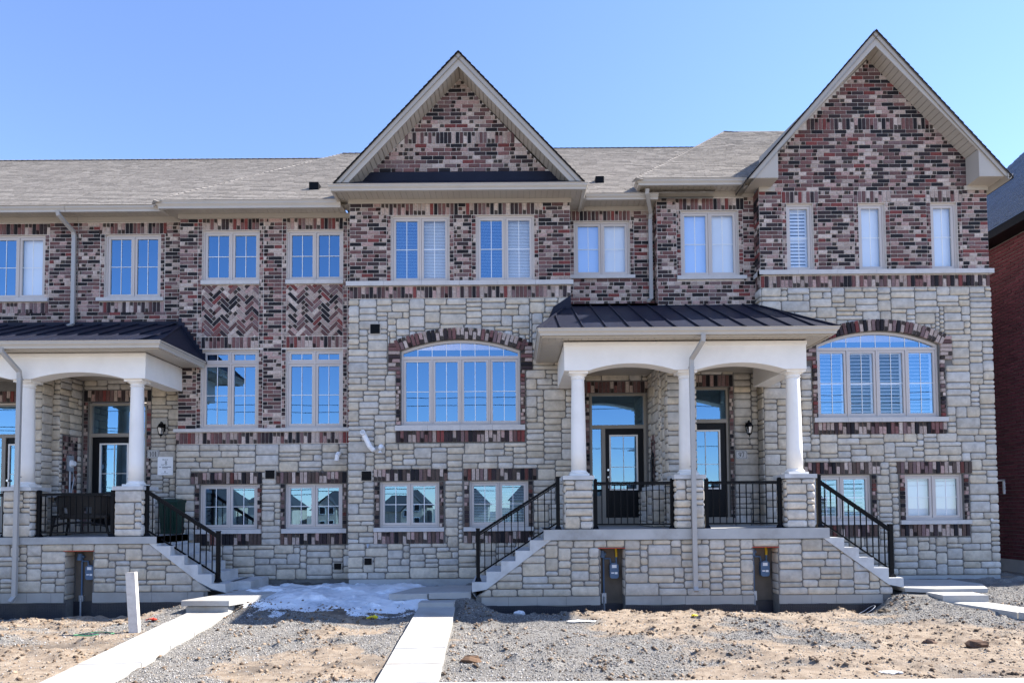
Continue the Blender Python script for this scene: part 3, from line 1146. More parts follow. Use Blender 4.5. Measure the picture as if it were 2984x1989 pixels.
# sidewalk, kerb and road on the camera's side of the yard
mb = MB()
mb.box(-60, 60, 5.95, 7.50, -0.15, 0.035)
o = mb.build('sidewalk', 'concrete_path', None); tag(o, 'pale concrete sidewalk along the edge of the yard', 'sidewalk', kind='structure')
mb = MB()
mb.box(-60, 60, 5.45, 5.62, -0.3, 0.03)
o = mb.build('kerb', 'concrete', None); tag(o, 'concrete kerb between sidewalk and road', 'kerb', kind='structure')
mb = MB()
mb.box(-400, 400, -6.5, 5.44, -0.30, -0.092)
o = mb.build('road', 'asphalt', None); tag(o, 'road running past the row, made pale to bounce sunlight onto the facades', 'road', kind='structure')

# ------------------------------------------------------------------ concrete paths
def slab_poly(poly, z, th, parent, name='slab', mat='concrete_path', zs=None):
    n = len(poly)
    zs = zs or [z] * n
    mb = MB()
    ins = 0.008
    cx, cy = sum(p[0] for p in poly) / n, sum(p[1] for p in poly) / n
    lo = [(x, y, k - th) for (x, y), k in zip(poly, zs)]
    mi = [(x, y, k - ins) for (x, y), k in zip(poly, zs)]
    hi = [(cx + (x - cx) * .985, cy + (y - cy) * .985, k) for (x, y), k in zip(poly, zs)]
    vs = lo + mi + hi
    fs = [tuple(range(2 * n, 3 * n))]
    for a in range(2):
        for i in range(n):
            j = (i + 1) % n
            fs.append((a * n + i, a * n + j, (a + 1) * n + j, (a + 1) * n + i))
    mb.add(vs, fs)
    return mb.build(name, mat, parent)

def path(name, label, line, w, joints, landing):
    root = thing(name, label, 'path', (line[0][0], line[0][1], line[0][2]), kind='structure')
    (xa, ya, za), (xb, yb, zb) = line
    d = Vector((xb - xa, yb - ya, 0)).normalized()
    s = Vector((-d.y, d.x, 0)) * (w / 2)
    n = joints
    for k in range(n):
        t0, t1 = k / n + .0022, (k + 1) / n - .0022
        p, q = Vector((xa + (xb - xa) * t0, ya + (yb - ya) * t0, 0)), Vector((xa + (xb - xa) * t1, ya + (yb - ya) * t1, 0))
        z0, z1 = za + (zb - za) * t0, za + (zb - za) * t1
        j = rng.uniform(-.006, .006)
        poly = [(p.x + s.x, p.y + s.y), (q.x + s.x, q.y + s.y), (q.x - s.x, q.y - s.y), (p.x - s.x, p.y - s.y)]
        slab_poly(poly, 0, 0.12, root, zs=[z0 + j, z1 + j, z1 + j, z0 + j])
    for poly, z, th in landing:
        slab_poly(poly, z, th, root)
    return root

path('concrete_path', 'straight pale concrete path leading to the middle stair, sunlit, with a cracked landing', [(-1.16, 7.45, 0.045), (-1.40, 12.62, 0.12)], 0.68, 6,
     [([(-1.74, 12.62), (-1.08, 12.60), (-1.08, 12.95), (-1.72, 12.95)], 0.21, .25), ([(-2.35, 13.02), (-1.63, 13.06), (-1.50, 13.5), (-1.44, 14.43), (-2.0, 14.1)], 0.32, .12), ([(-1.60, 13.06), (-0.80, 13.12), (-0.80, 14.30), (-1.42, 14.42), (-1.475, 13.5)], 0.335, .12)])
path('concrete_path', 'pale concrete path slanting past the wooden stake to the stair at number 101', [(-4.82, 7.45, 0.045), (-5.50, 12.45, 0.10)], 0.74, 5,
     [([(-5.92, 12.45), (-5.14, 12.40), (-5.10, 12.70), (-5.92, 12.74)], 0.19, .2), ([(-5.98, 12.38), (-5.10, 12.34), (-4.35, 14.2), (-5.40, 14.6), (-5.62, 13.4)], 0.31, .10)])
path('concrete_path', 'short concrete path with a step at the stair of number 97', [(10.3, 7.5, 0.04), (8.12, 12.35, 0.20)], 0.66, 5,
     [([(7.72, 12.33), (8.52, 12.30), (8.56, 12.78), (7.70, 12.80)], 0.31, .22), ([(7.46, 13.05), (7.9, 12.82), (8.9, 12.86), (9.3, 13.6), (9.2, 14.4), (7.46, 14.5)], 0.37, .08)])

# ------------------------------------------------------------------ melting snow
def snow_patch():
    x = np.linspace(-5.4, -1.3, 150); y = np.linspace(11.75, 15.2, 150)
    X, Y = np.meshgrid(x, y)
    m = 1 - np.maximum(np.abs((X + 3.4) / 2.0), np.abs((Y - 13.55) / 1.85)) ** 2.5 + .12
    m = m + (fbm(X, Y, 1.5, 5, 4) - .5) * 1.2
    m = m - 0.9 * np.clip(-(X + 4.3) - 0.8 + (12.9 - Y) * .6, 0, 2) - 1.4 * np.clip((X + 2.2) + (13.4 - Y) * .0, 0, 2) * (Y > 13.2)
    th = np.clip(m, 0, 1) ** .6 * (0.045 + 0.10 * fbm(X, Y, 2.6, 5, 6)) * (0.55 + .7 * sstep(12.3, 14.5, Y)) - 0.04
    Z = height(X, Y) + th
    idx = -np.ones(X.shape, int)
    mb = MB()
    keep = th > -0.036
    vs = []
    for i in range(150):
        for j in range(150):
            if keep[i, j]:
                idx[i, j] = len(vs)
                vs.append((X[i, j], Y[i, j], Z[i, j]))
    fs = []
    for i in range(149):
        for j in range(149):
            q = (idx[i, j], idx[i, j + 1], idx[i + 1, j + 1], idx[i + 1, j])
            if min(q) >= 0:
                fs.append(q)
    mb.add(vs, fs)
    o = mb.build('snow', 'snow', None, smooth=True)
    tag(o, 'melting pitted snow bank in the shade between the two stairs', 'snow', kind='stuff')
snow_patch()

# ------------------------------------------------------------------ eave helper
def eave(parent, x0, x1, yw, yg, zs, zg0, zg1, zf0, left=None, right=None, frieze=None, downfill=True):
    """soffit boards, fascia, gutter and frieze of one straight eave; left/right = wall plane the end returns to"""
    F = front(yw)
    fx0, fx1 = frieze or (x0, x1)
    mb = MB(); mb.fbox(F, fx0, fx1, zf0, zs - .002, 0, 0.035); mb.build('frieze_board', 'trim', parent)
    ia, ib = (.10 if left is not None else 0), (.10 if right is not None else 0)
    soffit(x0 + ia, x1 - ib, yg + .10, yw - .001, zs, parent)
    mb = MB(); mb.box(x0 + ia, x1 - ib, yg + .10, yg + .125, zs - .03, zg1 + .02); mb.build('fascia', 'trim', parent)
    pts = [(x0, yg), (x1, yg)]
    if left is not None:
        pts = [(x0, left)] + pts
    if right is not None:
        pts = pts + [(x1, right)]
    gutter(pts, zg0, zg1, parent)

def downspout(pts, parent, w=0.085, d=0.06, name='downspout'):
    mb = MB()
    P = [Vector(p) for p in pts]
    prof = [(-w / 2, -d / 2), (w / 2, -d / 2), (w / 2, d / 2), (-w / 2, d / 2)]
    path = []
    for i, p in enumerate(P):
        t = (P[min(i + 1, len(P) - 1)] - P[max(i - 1, 0)]).normalized()
        ax = Vector((1, 0, 0))
        ay = t.cross(ax)
        if ay.length < 0.3:
            ay = Vector((0, 1, 0))
        ay.normalize()
        ax = ay.cross(t).normalized()
        path.append(lambda a, b, p=p, ax=ax, ay=ay: tuple(p + ax * a + ay * b))
    mb.sweep(prof, path)
    o = mb.build(name, 'downspout_metal', parent)
    return o

def clamp_band(x, y, z, parent, w=0.105, d=0.075):
    mb = MB(); mb.box(x - w / 2, x + w / 2, y - d / 2, y + d / 2, z - .012, z + .012); mb.build('strap', 'downspout_metal', parent)

def door(F, x0, x1, z0, z1, zbar, side, parent, glass_x, glass_z):
    """entrance door with transom and one side light; side = 'l' / 'r' / None where the side light is"""
    fr = 0.055
    mb = MB()
    d0, d1 = -0.14, -0.04
    mb.fbox(F, x0, x0 + fr, z0, z1, d0, d1); mb.fbox(F, x1 - fr, x1, z0, z1, d0, d1)
    mb.fbox(F, x0 + fr, x1 - fr, z1 - fr, z1, d0, d1)
    mb.fbox(F, x0 + fr, x1 - fr, zbar - .085, zbar, d0, d1 + .003)
    mb.fbox(F, x0 - .02, x1 + .02, z0 - .19, z0, d0, d1 + .10)
    xa, xb = x0 + fr, x1 - fr
    sw = 0.21
    if side == 'l':
        mb.fbox(F, xa + sw, xa + sw + .09, z0, zbar - .085, d0, d1)
        sx = (xa, xa + sw); dx = (xa + sw + .09, xb)
    elif side == 'r':
        mb.fbox(F, xb - sw - .09, xb - sw, z0, zbar - .085, d0, d1)
        sx = (xb - sw, xb); dx = (xa, xb - sw - .09)
    o = mb.build('entrance', 'trim_dark', parent)
    def pane(poly, d):
        g = MB(); g.add([F.p(x, z, d) for x, z in poly], [(0, 1, 2, 3)]); g.build('pane', 'glass', o)
    pane([(xa, zbar), (xb, zbar), (xb, z1 - fr), (xa, z1 - fr)], -0.10)
    pane([(sx[0], z0 + .5), (sx[1], z0 + .5), (sx[1], zbar - .085), (sx[0], zbar - .085)], -0.10)
    b = MB(); b.fbox(F, sx[0], sx[1], z0, z0 + .5, -.13, -.09); b.build('panel', 'trim_dark', o)
    # door leaf round its glass
    gx0, gx1 = glass_x; gz0, gz1 = glass_z
    lf = MB()
    zt = zbar - .09
    for a, b2, c, d in ((dx[0] + .004, gx0, z0 + .01, zt), (gx1, dx[1] - .004, z0 + .01, zt), (gx0, gx1, z0 + .01, gz0), (gx0, gx1, gz1, zt)):
        lf.fbox(F, a, b2, c, d, -.125, -.08)
    # raised lower panels
    mx = (gx0 + gx1) / 2
    for a, b2 in ((gx0 + .02, mx - .03), (mx + .03, gx1 - .02)):
        lf.fbox(F, a, b2, z0 + .15, gz0 - .12, -.081, -.070)
    lf.build('door_leaf', 'door_black', o)
    wf = MB()
    for a, b2, c, d in ((gx0, gx0 + .035, gz0, gz1), (gx1 - .035, gx1, gz0, gz1), (gx0 + .035, gx1 - .035, gz0, gz0 + .035), (gx0 + .035, gx1 - .035, gz1 - .035, gz1)):
        wf.fbox(F, a, b2, c, d, -.10, -.066)
    wf.fbox(F, mx - .006, mx + .006, gz0 + .035, gz1 - .035, -.087, -.080)
    zm = gz0 + (gz1 - gz0) * .42
    wf.fbox(F, gx0 + .035, gx1 - .035, zm - .006, zm + .006, -.0875, -.0795)
    wf.build('glazing_frame', 'white_paint', o)
    pane([(gx0 + .03, gz0 + .03), (gx1 - .03, gz0 + .03), (gx1 - .03, gz1 - .03), (gx0 + .03, gz1 - .03)], -0.095)
    hx = dx[0] + .06 if side == 'l' else dx[1] - .06
    hd = MB()
    for z, r in ((z0 + 1.10, .032), (z0 + .93, .030)):
        c = Vector(F.p(hx, z, -.08)); e = Vector(F.p(hx, z, -.03))
        hd.tube([c, e], [r, r * .8], 12)
    hd.tube([F.p(hx, z0 + .93, -.03), F.p(hx, z0 + .93, -.01), F.p(hx, z0 + .68, -.01), F.p(hx, z0 + .66, -.06)], .011, 8)
    hd.build('handle', 'steel', o)
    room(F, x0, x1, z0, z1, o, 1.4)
    return o

def wall_lamp(F, x, z, label):
    root = thing('wall_lantern', label, 'lamp', F.p(x, z, 0), group='black wall lanterns by the doors')
    mb = MB()
    cx, cy, _ = F.p(x, z, 0.15)
    bx, by, _ = F.p(x, z, 0.0)
    mb.fbox(F, x - .045, x + .045, z - .02, z + .16, 0.02, 0.05)
    mb.tube([F.p(x, z + .10, .04), F.p(x, z + .19, .08), F.p(x, z + .20, .15), F.p(x, z + .15, .15)], .012, 8)
    mb.build('bracket', 'black_metal', root)
    mb = MB()
    mb.lathe(cx, cy, [(.02, z + .19), (.022, z + .165), (.05, z + .15), (.095, z + .07), (.092, z + .06)], 6)
    mb.build('cap', 'black_metal', root)
    mb = MB()
    for k in range(6):
        a = 2 * math.pi * k / 6
        mb.tube([(cx + .085 * math.cos(a), cy + .085 * math.sin(a), z + .06), (cx + .052 * math.cos(a), cy + .052 * math.sin(a), z - .09)], .006, 4)
    mb.lathe(cx, cy, [(.056, z - .085), (.06, z - .095), (.03, z - .12), (.012, z - .135), (.009, z - .17), (.002, z - .18)], 6)
    mb.build('cage', 'black_metal', root)
    mb = MB(); mb.lathe(cx, cy, [(.048, z - .085), (.080, z + .058)], 6); mb.build('shade', 'lamp_glass', root)
    mb = MB(); mb.lathe(cx, cy, [(.014, z - .08), (.018, z - .02), (.026, z + .01), (.012, z + .05)], 10); mb.build('bulb', 'white_paint', root)

def ring_poly(mb, F, cx, cz, rx, rz, thick_x, thick_z, d):
    n = 24
    for k in range(n):
        a, b = 2 * math.pi * k / n, 2 * math.pi * (k + 1) / n
        o0, o1 = (cx + rx * math.cos(a), cz + rz * math.sin(a)), (cx + rx * math.cos(b), cz + rz * math.sin(b))
        i0, i1 = (cx + (rx - thick_x) * math.cos(a), cz + (rz - thick_z) * math.sin(a)), (cx + (rx - thick_x) * math.cos(b), cz + (rz - thick_z) * math.sin(b))
        mb.fprism(F, [i0, o0, o1, i1], d - .003, d)

def glyph(mb, F, ch, x, z, h, d):
    """book-face numerals: x, z = lower left; returns the advance"""
    w = h * .52
    def bar(a, b, c, e):
        mb.fprism(F, [(x + a * h, z + c * h), (x + b * h, z + c * h), (x + b * h, z + e * h), (x + a * h, z + e * h)], d - .003, d)
    if ch == '1':
        bar(.19, .33, .04, .97); bar(.08, .44, 0, .05)
        mb.fprism(F, [(x + .05 * h, z + .80 * h), (x + .19 * h, z + .86 * h), (x + .19 * h, z + 1.0 * h), (x + .15 * h, z + 1.0 * h)], d - .003, d)
        return h * .52
    if ch == '0':
        ring_poly(mb, F, x + .30 * h, z + .5 * h, .28 * h, .5 * h, .13 * h, .05 * h, d); return h * .62
    if ch == '8':
        ring_poly(mb, F, x + .28 * h, z + .26 * h, .27 * h, .26 * h, .11 * h, .05 * h, d)
        ring_poly(mb, F, x + .28 * h, z + .75 * h, .23 * h, .24 * h, .10 * h, .05 * h, d); return h * .58
    if ch == '9':
        ring_poly(mb, F, x + .27 * h, z + .68 * h, .26 * h, .32 * h, .12 * h, .05 * h, d)
        pts = [(.41, .68), (.53, .68), (.50, .36), (.38, .12), (.16, 0), (.10, .05), (.30, .18), (.39, .40)]
        mb.fprism(F, [(x + a * h, z + b * h) for a, b in ((.41, .68), (.39, .42), (.50, .38), (.53, .68))], d - .003, d)
        mb.fprism(F, [(x + a * h, z + b * h) for a, b in ((.39, .42), (.30, .18), (.40, .15), (.50, .38))], d - .003, d)
        mb.fprism(F, [(x + a * h, z + b * h) for a, b in ((.30, .18), (.08, .04), (.16, 0), (.40, .15))], d - .003, d)
        return h * .60
    if ch == '7':
        bar(.05, .52, .87, 1.0); bar(.05, .09, .72, .87)
        mb.fprism(F, [(x + a * h, z + b * h) for a, b in ((.17, 0), (.31, 0), (.52, .87), (.45, .87))], d - .003, d)
        return h * .56

def plaque(F, x0, x1, z0, z1, text, label):
    root = thing('house_number_plaque', label, 'number plaque', F.p((x0 + x1) / 2, z0, 0))
    mb = MB()
    c = .03
    def oct_(a, b, e, f, c):
        return [(a + c, e), (b - c, e), (b, e + c), (b, f - c), (b - c, f), (a + c, f), (a, f - c), (a, e + c)]
    mb.fprism(F, oct_(x0, x1, z0, z1, .02), 0, .045)
    mb.build('plate', 'plaque', root)
    bd = MB()
    P, Q = oct_(x0 + .012, x1 - .012, z0 + .012, z1 - .012, .02), oct_(x0 + .018, x1 - .018, z0 + .018, z1 - .018, .02)
    for i in range(8):
        j = (i + 1) % 8
        bd.fprism(F, [P[i], P[j], Q[j], Q[i]], .044, .047)
    h = (z1 - z0) * .56
    adv = {'1': .52, '0': .62, '9': .60, '7': .56}
    tw = sum(adv[ch] for ch in text) * h
    x = (x0 + x1) / 2 - tw / 2
    for ch in text:
        x += glyph(bd, F, ch, x, (z0 + z1) / 2 - h / 2, h, .048)
    bd.build('numerals', 'ink', root)

# ------------------------------------------------------------------ the four townhouses
def body(parent, x0, x1, y0, y1, z0, z1):
    """side and rear walls of a unit, up to the eaves"""
    mb = MB()
    mb.add([(x0, y0, z0), (x0, y1, z0), (x0, y1, z1), (x0, y0, z1)], [(0, 1, 2, 3)])
    mb.add([(x1, y0, z0), (x1, y1, z0), (x1, y1, z1), (x1, y0, z1)], [(0, 1, 2, 3)])
    mb.add([(x0, y1, z0), (x1, y1, z0), (x1, y1, z1), (x0, y1, z1)], [(0, 1, 2, 3)])
    mb.build('rear_wall', 'brick_mortar', parent)

G = 'townhouses of the brick and stone row'
RIDGE_Y, SL = 20.1, 0.75

def upper_window(ms, F, x0, x1, z0, z1, zs, parent, covers=None, sold_below=False, sx=0.13, **kw):
    """brick surround of an upper window: soldiers over it, header stacks at its sides, a sill"""
    window(F, x0, x1, z0, z1, parent, covers=covers, **kw)
    ms.soldiers(F, x0 - sx, x1 + sx, z1 + .012)

# ---- number 103 (only its edge is in view)
hA = thing('townhouse', 'townhouse cut off by the picture edge, dark brick over a porch with a white column', 'townhouse', (-12.3, 15.95, 0), G)
msA = Masonry(hA)
F = front(15.95)
body(hA, -19.4, -10.40, 15.95, 25, 0, 8.9)
hole = (-12.35, -11.03, 6.97, 8.49)
dhole = (-12.25, -10.92, 1.55, 4.50)
mb = MB(); panel(F, -19.4, -10.25, 5.1, 8.9, [hole], mb); mb.build('wall', 'brick_mortar', hA)
mb = MB(); panel(F, -19.4, -10.25, 1.3, 5.1, [dhole], mb); mb.build('wall', 'stone_mortar', hA)
window(F, *hole, hA, covers=[None, 'shade'])
sill(F, -12.46, -10.92, 6.965, hA)
msA.soldiers(F, -12.48, -10.90, 8.50)
msA.soldiers(F, -12.46, -10.92, 6.61)
for a, b in ((-12.45, -12.355), (-11.025, -10.93)):
    msA.headers(F, a, b, 6.97, 8.49)
msA.courses(F, 6.10, 8.77, (-13.2, -10.25), [(-12.46, -10.92, 6.60, 8.77), (-12.46, -10.92, 6.97, 8.49)])
door(F, *dhole[:2], 1.57, 4.47, 3.76, 'l', hA, (-11.85, -11.15), (2.3, 3.53))
msA.soldiers(F, -12.4, -10.78, 4.51)
for a, b in ((-10.91, -10.80),):
    msA.headers(F, a, b, 1.5, 4.5)
msA.ashlar(F, -10.79, -10.26, 1.42, 5.1)
eave(hA, -19.4, -10.25, 15.95, 15.40, 8.90, 8.82, 8.96, 8.78)
shingles([(-19.4, 15.40, 8.95), (-10.25, 15.40, 8.95), (-10.25, RIDGE_Y, 8.95 + SL * (RIDGE_Y - 15.4)), (-19.4, RIDGE_Y, 8.95 + SL * (RIDGE_Y - 15.4))], hA)
caps((-19.4, RIDGE_Y, 12.475), (-10.25, RIDGE_Y, 12.475), hA)
msA.emit()

# ---- number 101
hB = thing('townhouse', 'townhouse number 101 with herringbone brick panels between its paired windows', 'townhouse', (-7, 15.6, 0), G)
msB = Masonry(hB)
F1, F2 = front(15.95), front(15.60)
body(hB, -10.24, -3.62, 15.95, 25, 0, 8.8)
hole = (-9.61, -8.29, 6.97, 8.49)
dhole = (-9.93, -8.57, 1.55, 4.50)
mb = MB()
panel(F1, -10.24, -7.66, 5.1, 8.9, [hole], mb)
mb.build('wall', 'brick_mortar', hB)
mb = MB(); panel(F1, -10.24, -7.66, 1.3, 5.1, [dhole], mb); mb.build('wall', 'stone_mortar', hB)
window(F1, *hole, hB)
sill(F1, -9.78, -8.19, 6.965, hB)
msB.soldiers(F1, -9.76, -8.14, 8.50)
msB.soldiers(F1, -9.72, -8.19, 6.61)
for a, b in ((-9.71, -9.615), (-8.285, -8.19)):
    msB.headers(F1, a, b, 6.97, 8.49)
msB.courses(F1, 6.10, 8.77, (-10.24, -7.67), [(-9.72, -8.18, 6.60, 8.77)], seed=1)
door(F1, *dhole[:2], 1.60, 4.47, 3.76, 'r', hB, (-9.70, -9.02), (2.3, 3.53))
msB.soldiers(F1, -10.04, -8.46, 4.51)
msB.headers(F1, -10.04, -9.94, 1.5, 4.5); msB.headers(F1, -8.56, -8.46, 1.5, 4.5)
msB.ashlar(F1, -8.45, -7.67, 1.42, 5.1)
msB.ashlar(F1, -10.04, -8.45, 4.78, 5.1)
# bay
W1, W2 = (-7.14, -5.82), (-5.185, -3.88)
up, lo, ba = (7.235, 8.42), (3.815, 5.63), (1.505, 2.525)
holes = [(*w, *z) for w in (W1, W2) for z in (up, lo, ba)]
mb = MB()
panel(F2, -7.66, -3.60, 3.44, 8.8, [h for h in holes if h[2] > 3], mb)
mb.add([(-7.66, 15.60, 0), (-7.66, 15.95, 0), (-7.66, 15.95, 8.8), (-7.66, 15.60, 8.8)], [(0, 1, 2, 3)])
mb.build('wall', 'brick_mortar', hB)
mb = MB()
panel(F2, -7.66, -3.60, 0.0, 3.44, [h for h in holes if h[2] < 3], mb)
mb.build('wall', 'stone_mortar', hB)
for wi, w in enumerate((W1, W2)):
    window(F2, *w, *up, hB)
    sill(F2, w[0] - .01, w[1] + .02, up[0] - .005, hB, h=.09, seg=.7)
    window(F2, *w, *lo, hB, transom=5.30, hm=0.5)
    window(F2, *w, *ba, hB)
    msB.soldiers(F2, w[0] - .0, w[1] + .0, up[1] + .012)
    msB.herringbone(F2, w[0], w[1], 5.935, 7.13)
    msB.soldiers(F2, w[0], w[1], 5.665)
    for z in (up, lo):
        msB.headers(F2, w[0] - .10, w[0] - .004, z[0] - (.0 if z is lo else 1.57), z[1] + (.27 if z is up else .0))
        msB.headers(F2, w[1] + .004, w[1] + .10, z[0] - (.0 if z is lo else 1.57), z[1] + (.27 if z is up else .0))
    bx0, bx1 = w[0] - .10, min(w[1] + .10, -3.615)
    sill(F2, bx0 + .03, bx1, ba[0] - .004, hB, h=.10, seg=1.6)
    msB.soldiers(F2, bx0 - .10, min(w[1] + .10, -3.615), ba[1] + .014, t=.035)
    msB.soldiers(F2, bx0, bx1, 1.145, t=.035)
    msB.headers(F2, w[0] - .10, w[0] - .004, ba[0], ba[1], t=.035)
    msB.headers(F2, w[1] + .004, min(w[1] + .10, -3.615), ba[0], ba[1], t=.035)
zx = [(-7.66, -7.245), (-5.715, -5.29), (-3.775, -3.61)]
for a, b in zx:
    msB.courses(F2, 3.80, 8.69, (a, b))
sill(F2, -7.74, -3.62, 3.80, hB, h=.075, seg=.75, name='belt_course')
msB.soldiers(F2, -7.70, -3.61, 3.455, t=.02)
def blockB(x, z):
    for w in (W1, W2):
        if w[0] - .11 < x < w[1] + .11 and ba[0] - .11 < z < ba[1] + .01: return True
        if w[0] - .21 < x < w[1] + .11 and ba[1] < z < ba[1] + .28: return True
        if w[0] - .11 < x < w[1] + .11 and 1.14 < z < 1.42: return True
    return False
msB.ashlar(F2, -7.69, -3.61, 0.35, 3.44, blockB)
vent(F2, -5.625, -5.415, 2.645, 2.84, hB)
vent(F2, -4.05, -3.89, 0.575, 0.715, hB)
eave(hB, -10.24, -7.75, 15.95, 15.40, 8.90, 8.82, 8.96, 8.78)
eave(hB, -7.95, -3.80, 15.60, 15.00, 8.80, 8.70, 8.86, 8.695, left=15.42, frieze=(-7.70, -3.61))
soffit(-7.86, -7.66, 15.60, 15.94, 8.80, hB, along='y')
BAY_Y = 19.82
ridgeB = 8.86 + SL * (BAY_Y - 15.0)
shingles([(-10.24, 15.40, 8.95), (-6.6, 15.40, 8.95), (-4.4, RIDGE_Y, 12.475), (-10.24, RIDGE_Y, 12.475)], hB)
shingles([(-7.95, 15.00, 8.86), (-3.72, 15.00, 8.86), (-1.2, BAY_Y, ridgeB), (-4.9, BAY_Y, ridgeB)], hB)
mb = MB(); mb.add([(-7.95, 15.0, 8.85), (-4.9, BAY_Y, ridgeB), (-5.3, BAY_Y, 12.25), (-8.2, 15.4, 8.9)], [(0, 1, 2, 3)]); mb.build('roof_cheek', 'shingle', hB)
caps((-7.95, 15.0, 8.86), (-4.9, BAY_Y, ridgeB), hB)
caps((-4.9, BAY_Y, ridgeB), (-2.2, BAY_Y, ridgeB), hB)
caps((-10.24, RIDGE_Y, 12.475), (-4.75, RIDGE_Y, 12.475), hB)
mb = MB(); mb.box(-4.72, -4.50, 15.75, 15.98, 9.30, 9.62); mb.build('roof_vent', 'black_metal', hB)
msB.emit()

# ---- number 99
hC = thing('townhouse', 'townhouse number 99 with a pointed brick gable over an arched stone bay', 'townhouse', (-1.1, 15.08, 0), G)
msC = Masonry(hC)
F3, F4 = front(15.08), front(15.70)
body(hC, -3.60, 3.34, 15.7, 25, 0, 8.9)
mb = MB()
for x, n in ((-3.60, -1), (1.345, 1)):
    mb.add([(x, 15.08, 0), (x, 15.72, 0), (x, 15.72, 8.9), (x, 15.08, 8.9)], [(0, 1, 2, 3)])
mb.build('return_wall', 'brick_mortar', hC)
A1, A2 = (-2.672, -1.367), (-0.766, 0.532)
upz = (7.01, 8.51)
arch = (-2.45, 0.195, 3.78, 5.445, 5.69)             # x0 x1 sill spring crown
B1, B2 = (-2.925, -1.61), (-0.945, 0.357)
baz = (1.53, 2.535)
mb = MB(); panel(F3, -3.60, 1.345, 6.62, 9.55, [(*A1, *upz), (*A2, *upz)], mb)
mb.add([F3.p(-3.05, 9.55), F3.p(0.80, 9.55), F3.p(-1.115, 11.65)], [(0, 1, 2)])
mb.build('wall', 'brick_mortar', hC)
mb = MB()
panel(F3, -3.60, 1.345, 0.38, 6.62, [(arch[0], arch[1], arch[2], arch[4]), (*B1, *baz), (*B2, *baz)], mb)
def spandrel(mb, F, x0, x1, zs, zc, deep=.14):
    w, r = (x1 - x0) / 2, zc - zs
    Rad = (w * w + r * r) / (2 * r); cx, cz = (x0 + x1) / 2, zc - Rad
    N = 24
    for k in range(N):
        a, b = x0 + (x1 - x0) * k / N, x0 + (x1 - x0) * (k + 1) / N
        za, zb = cz + math.sqrt(max(0, Rad * Rad - (a - cx) ** 2)), cz + math.sqrt(max(0, Rad * Rad - (b - cx) ** 2))
        mb.add([F.p(a, za, 0), F.p(b, zb, 0), F.p(b, zc, 0), F.p(a, zc, 0)], [(0, 1, 2, 3)])
        mb.add([F.p(a, za, 0), F.p(b, zb, 0), F.p(b, zb, -deep), F.p(a, za, -deep)], [(0, 1, 2, 3)])
spandrel(mb, F3, arch[0], arch[1], arch[3], arch[4])
mb.build('wall', 'stone_mortar', hC)
for w, cv in ((A1, ['blind_open', 'blind']), (A2, ['blind_open', 'blind'])):
    window(F3, *w, *upz, hC, covers=cv)
window(F3, arch[0], arch[1], arch[2], arch[4], hC, n=4, arch={'spring': arch[3], 'bar': (5.263, 5.33)})
window(F3, *B1, *baz, hC)
window(F3, *B2, *baz, hC, covers=['blind_open', 'blind_open'])
for w in (A1, A2):
    msC.headers(F3, w[0] - .10, w[0] - .004, 7.0, 8.51); msC.headers(F3, w[1] + .004, w[1] + .10, 7.0, 8.51)
    msC.soldiers(F3, w[0] - .23, w[1] + .20, 8.52)
msC.courses(F3, 7.02, 8.785, (-3.60, 1.345), [(A1[0] - .10, A1[1] + .10, 7.0, 8.52), (A2[0] - .10, A2[1] + .10, 7.0, 8.52), (A1[0] - .23, A1[1] + .20, 8.515, 8.9), (A2[0] - .23, A2[1] + .20, 8.515, 8.9)])
sill(F3, -3.67, 1.40, 7.005, hC, h=.10, proud=.075, name='belt_course', seg=.85)
msC.soldiers(F3, -3.60, 1.345, 6.635, t=.02)
# gable brick with a soldier band
gx = lambda z: (-1.115 - (11.66 - z) * 0.925, -1.115 + (11.66 - z) * 0.905)
msC.courses(F3, 9.50, 10.15, gx); msC.courses(F3, 10.42, 11.60, gx, seed=1)
a, b = gx(10.3); msC.soldiers(F3, a, b, 10.155)
cx, cz, Rad, a0 = msC.arch(F3, arch[0], arch[1], arch[3], arch[4], extra=0.02)
for s, x0, x1 in ((0, -2.745, -2.455), (1, 0.20, 0.49)):
    n = 7
    for k in range(n):
        z = 5.00 + (k + .5) * BC
        msC.brick(F3, (x0 + x1) / 2, z, BL, BH, 0, .043, 0)
msC.headers(F3, -2.56, -2.455, 3.79, 5.0, t=.045); msC.headers(F3, 0.20, 0.305, 3.79, 5.0, t=.045)
sill(F3, -2.58, 0.30, 3.775, hC, h=.115, proud=.07, seg=.7)
msC.soldiers(F3, -2.56, 0.295, 3.405, t=.035)
for w in (B1, B2):
    sill(F3, w[0] - .13, w[1] + .11, baz[0] - .005, hC, h=.09, seg=1.6)
    msC.soldiers(F3, w[0] - .13, w[1] + .19, baz[1] + .02, t=.035)
    msC.soldiers(F3, w[0] - .13, w[1] + .10, 1.172, t=.035)
    msC.headers(F3, w[0] - .115, w[0] - .004, *baz, t=.035); msC.headers(F3, w[1] + .004, w[1] + .10, *baz, t=.035)
def arch_block(ar, cx, cz, Rad):
    def f(x, z):
        if z > ar[3] - .05 and ar[0] - .30 < x < ar[1] + .30 and math.hypot(x - cx, z - cz) < Rad + .20: return True
        if ar[0] - .30 < x < ar[1] + .30 and ar[3] - .45 < z <= ar[3] + .04: return True
        if ar[0] - .12 < x < ar[1] + .12 and ar[2] - .38 < z < ar[3]: return True
        return False
    return f
def base_block(w, z, lo_z):
    def f(x, zz):
        if w[0] - .125 < x < w[1] + .11 and z[0] - .10 < zz < z[1] + .02: return True
        if w[0] - .135 < x < w[1] + .195 and z[1] < zz < z[1] + .285: return True
        if w[0] - .135 < x < w[1] + .105 and lo_z < zz < lo_z + .27: return True
        return False
    return f
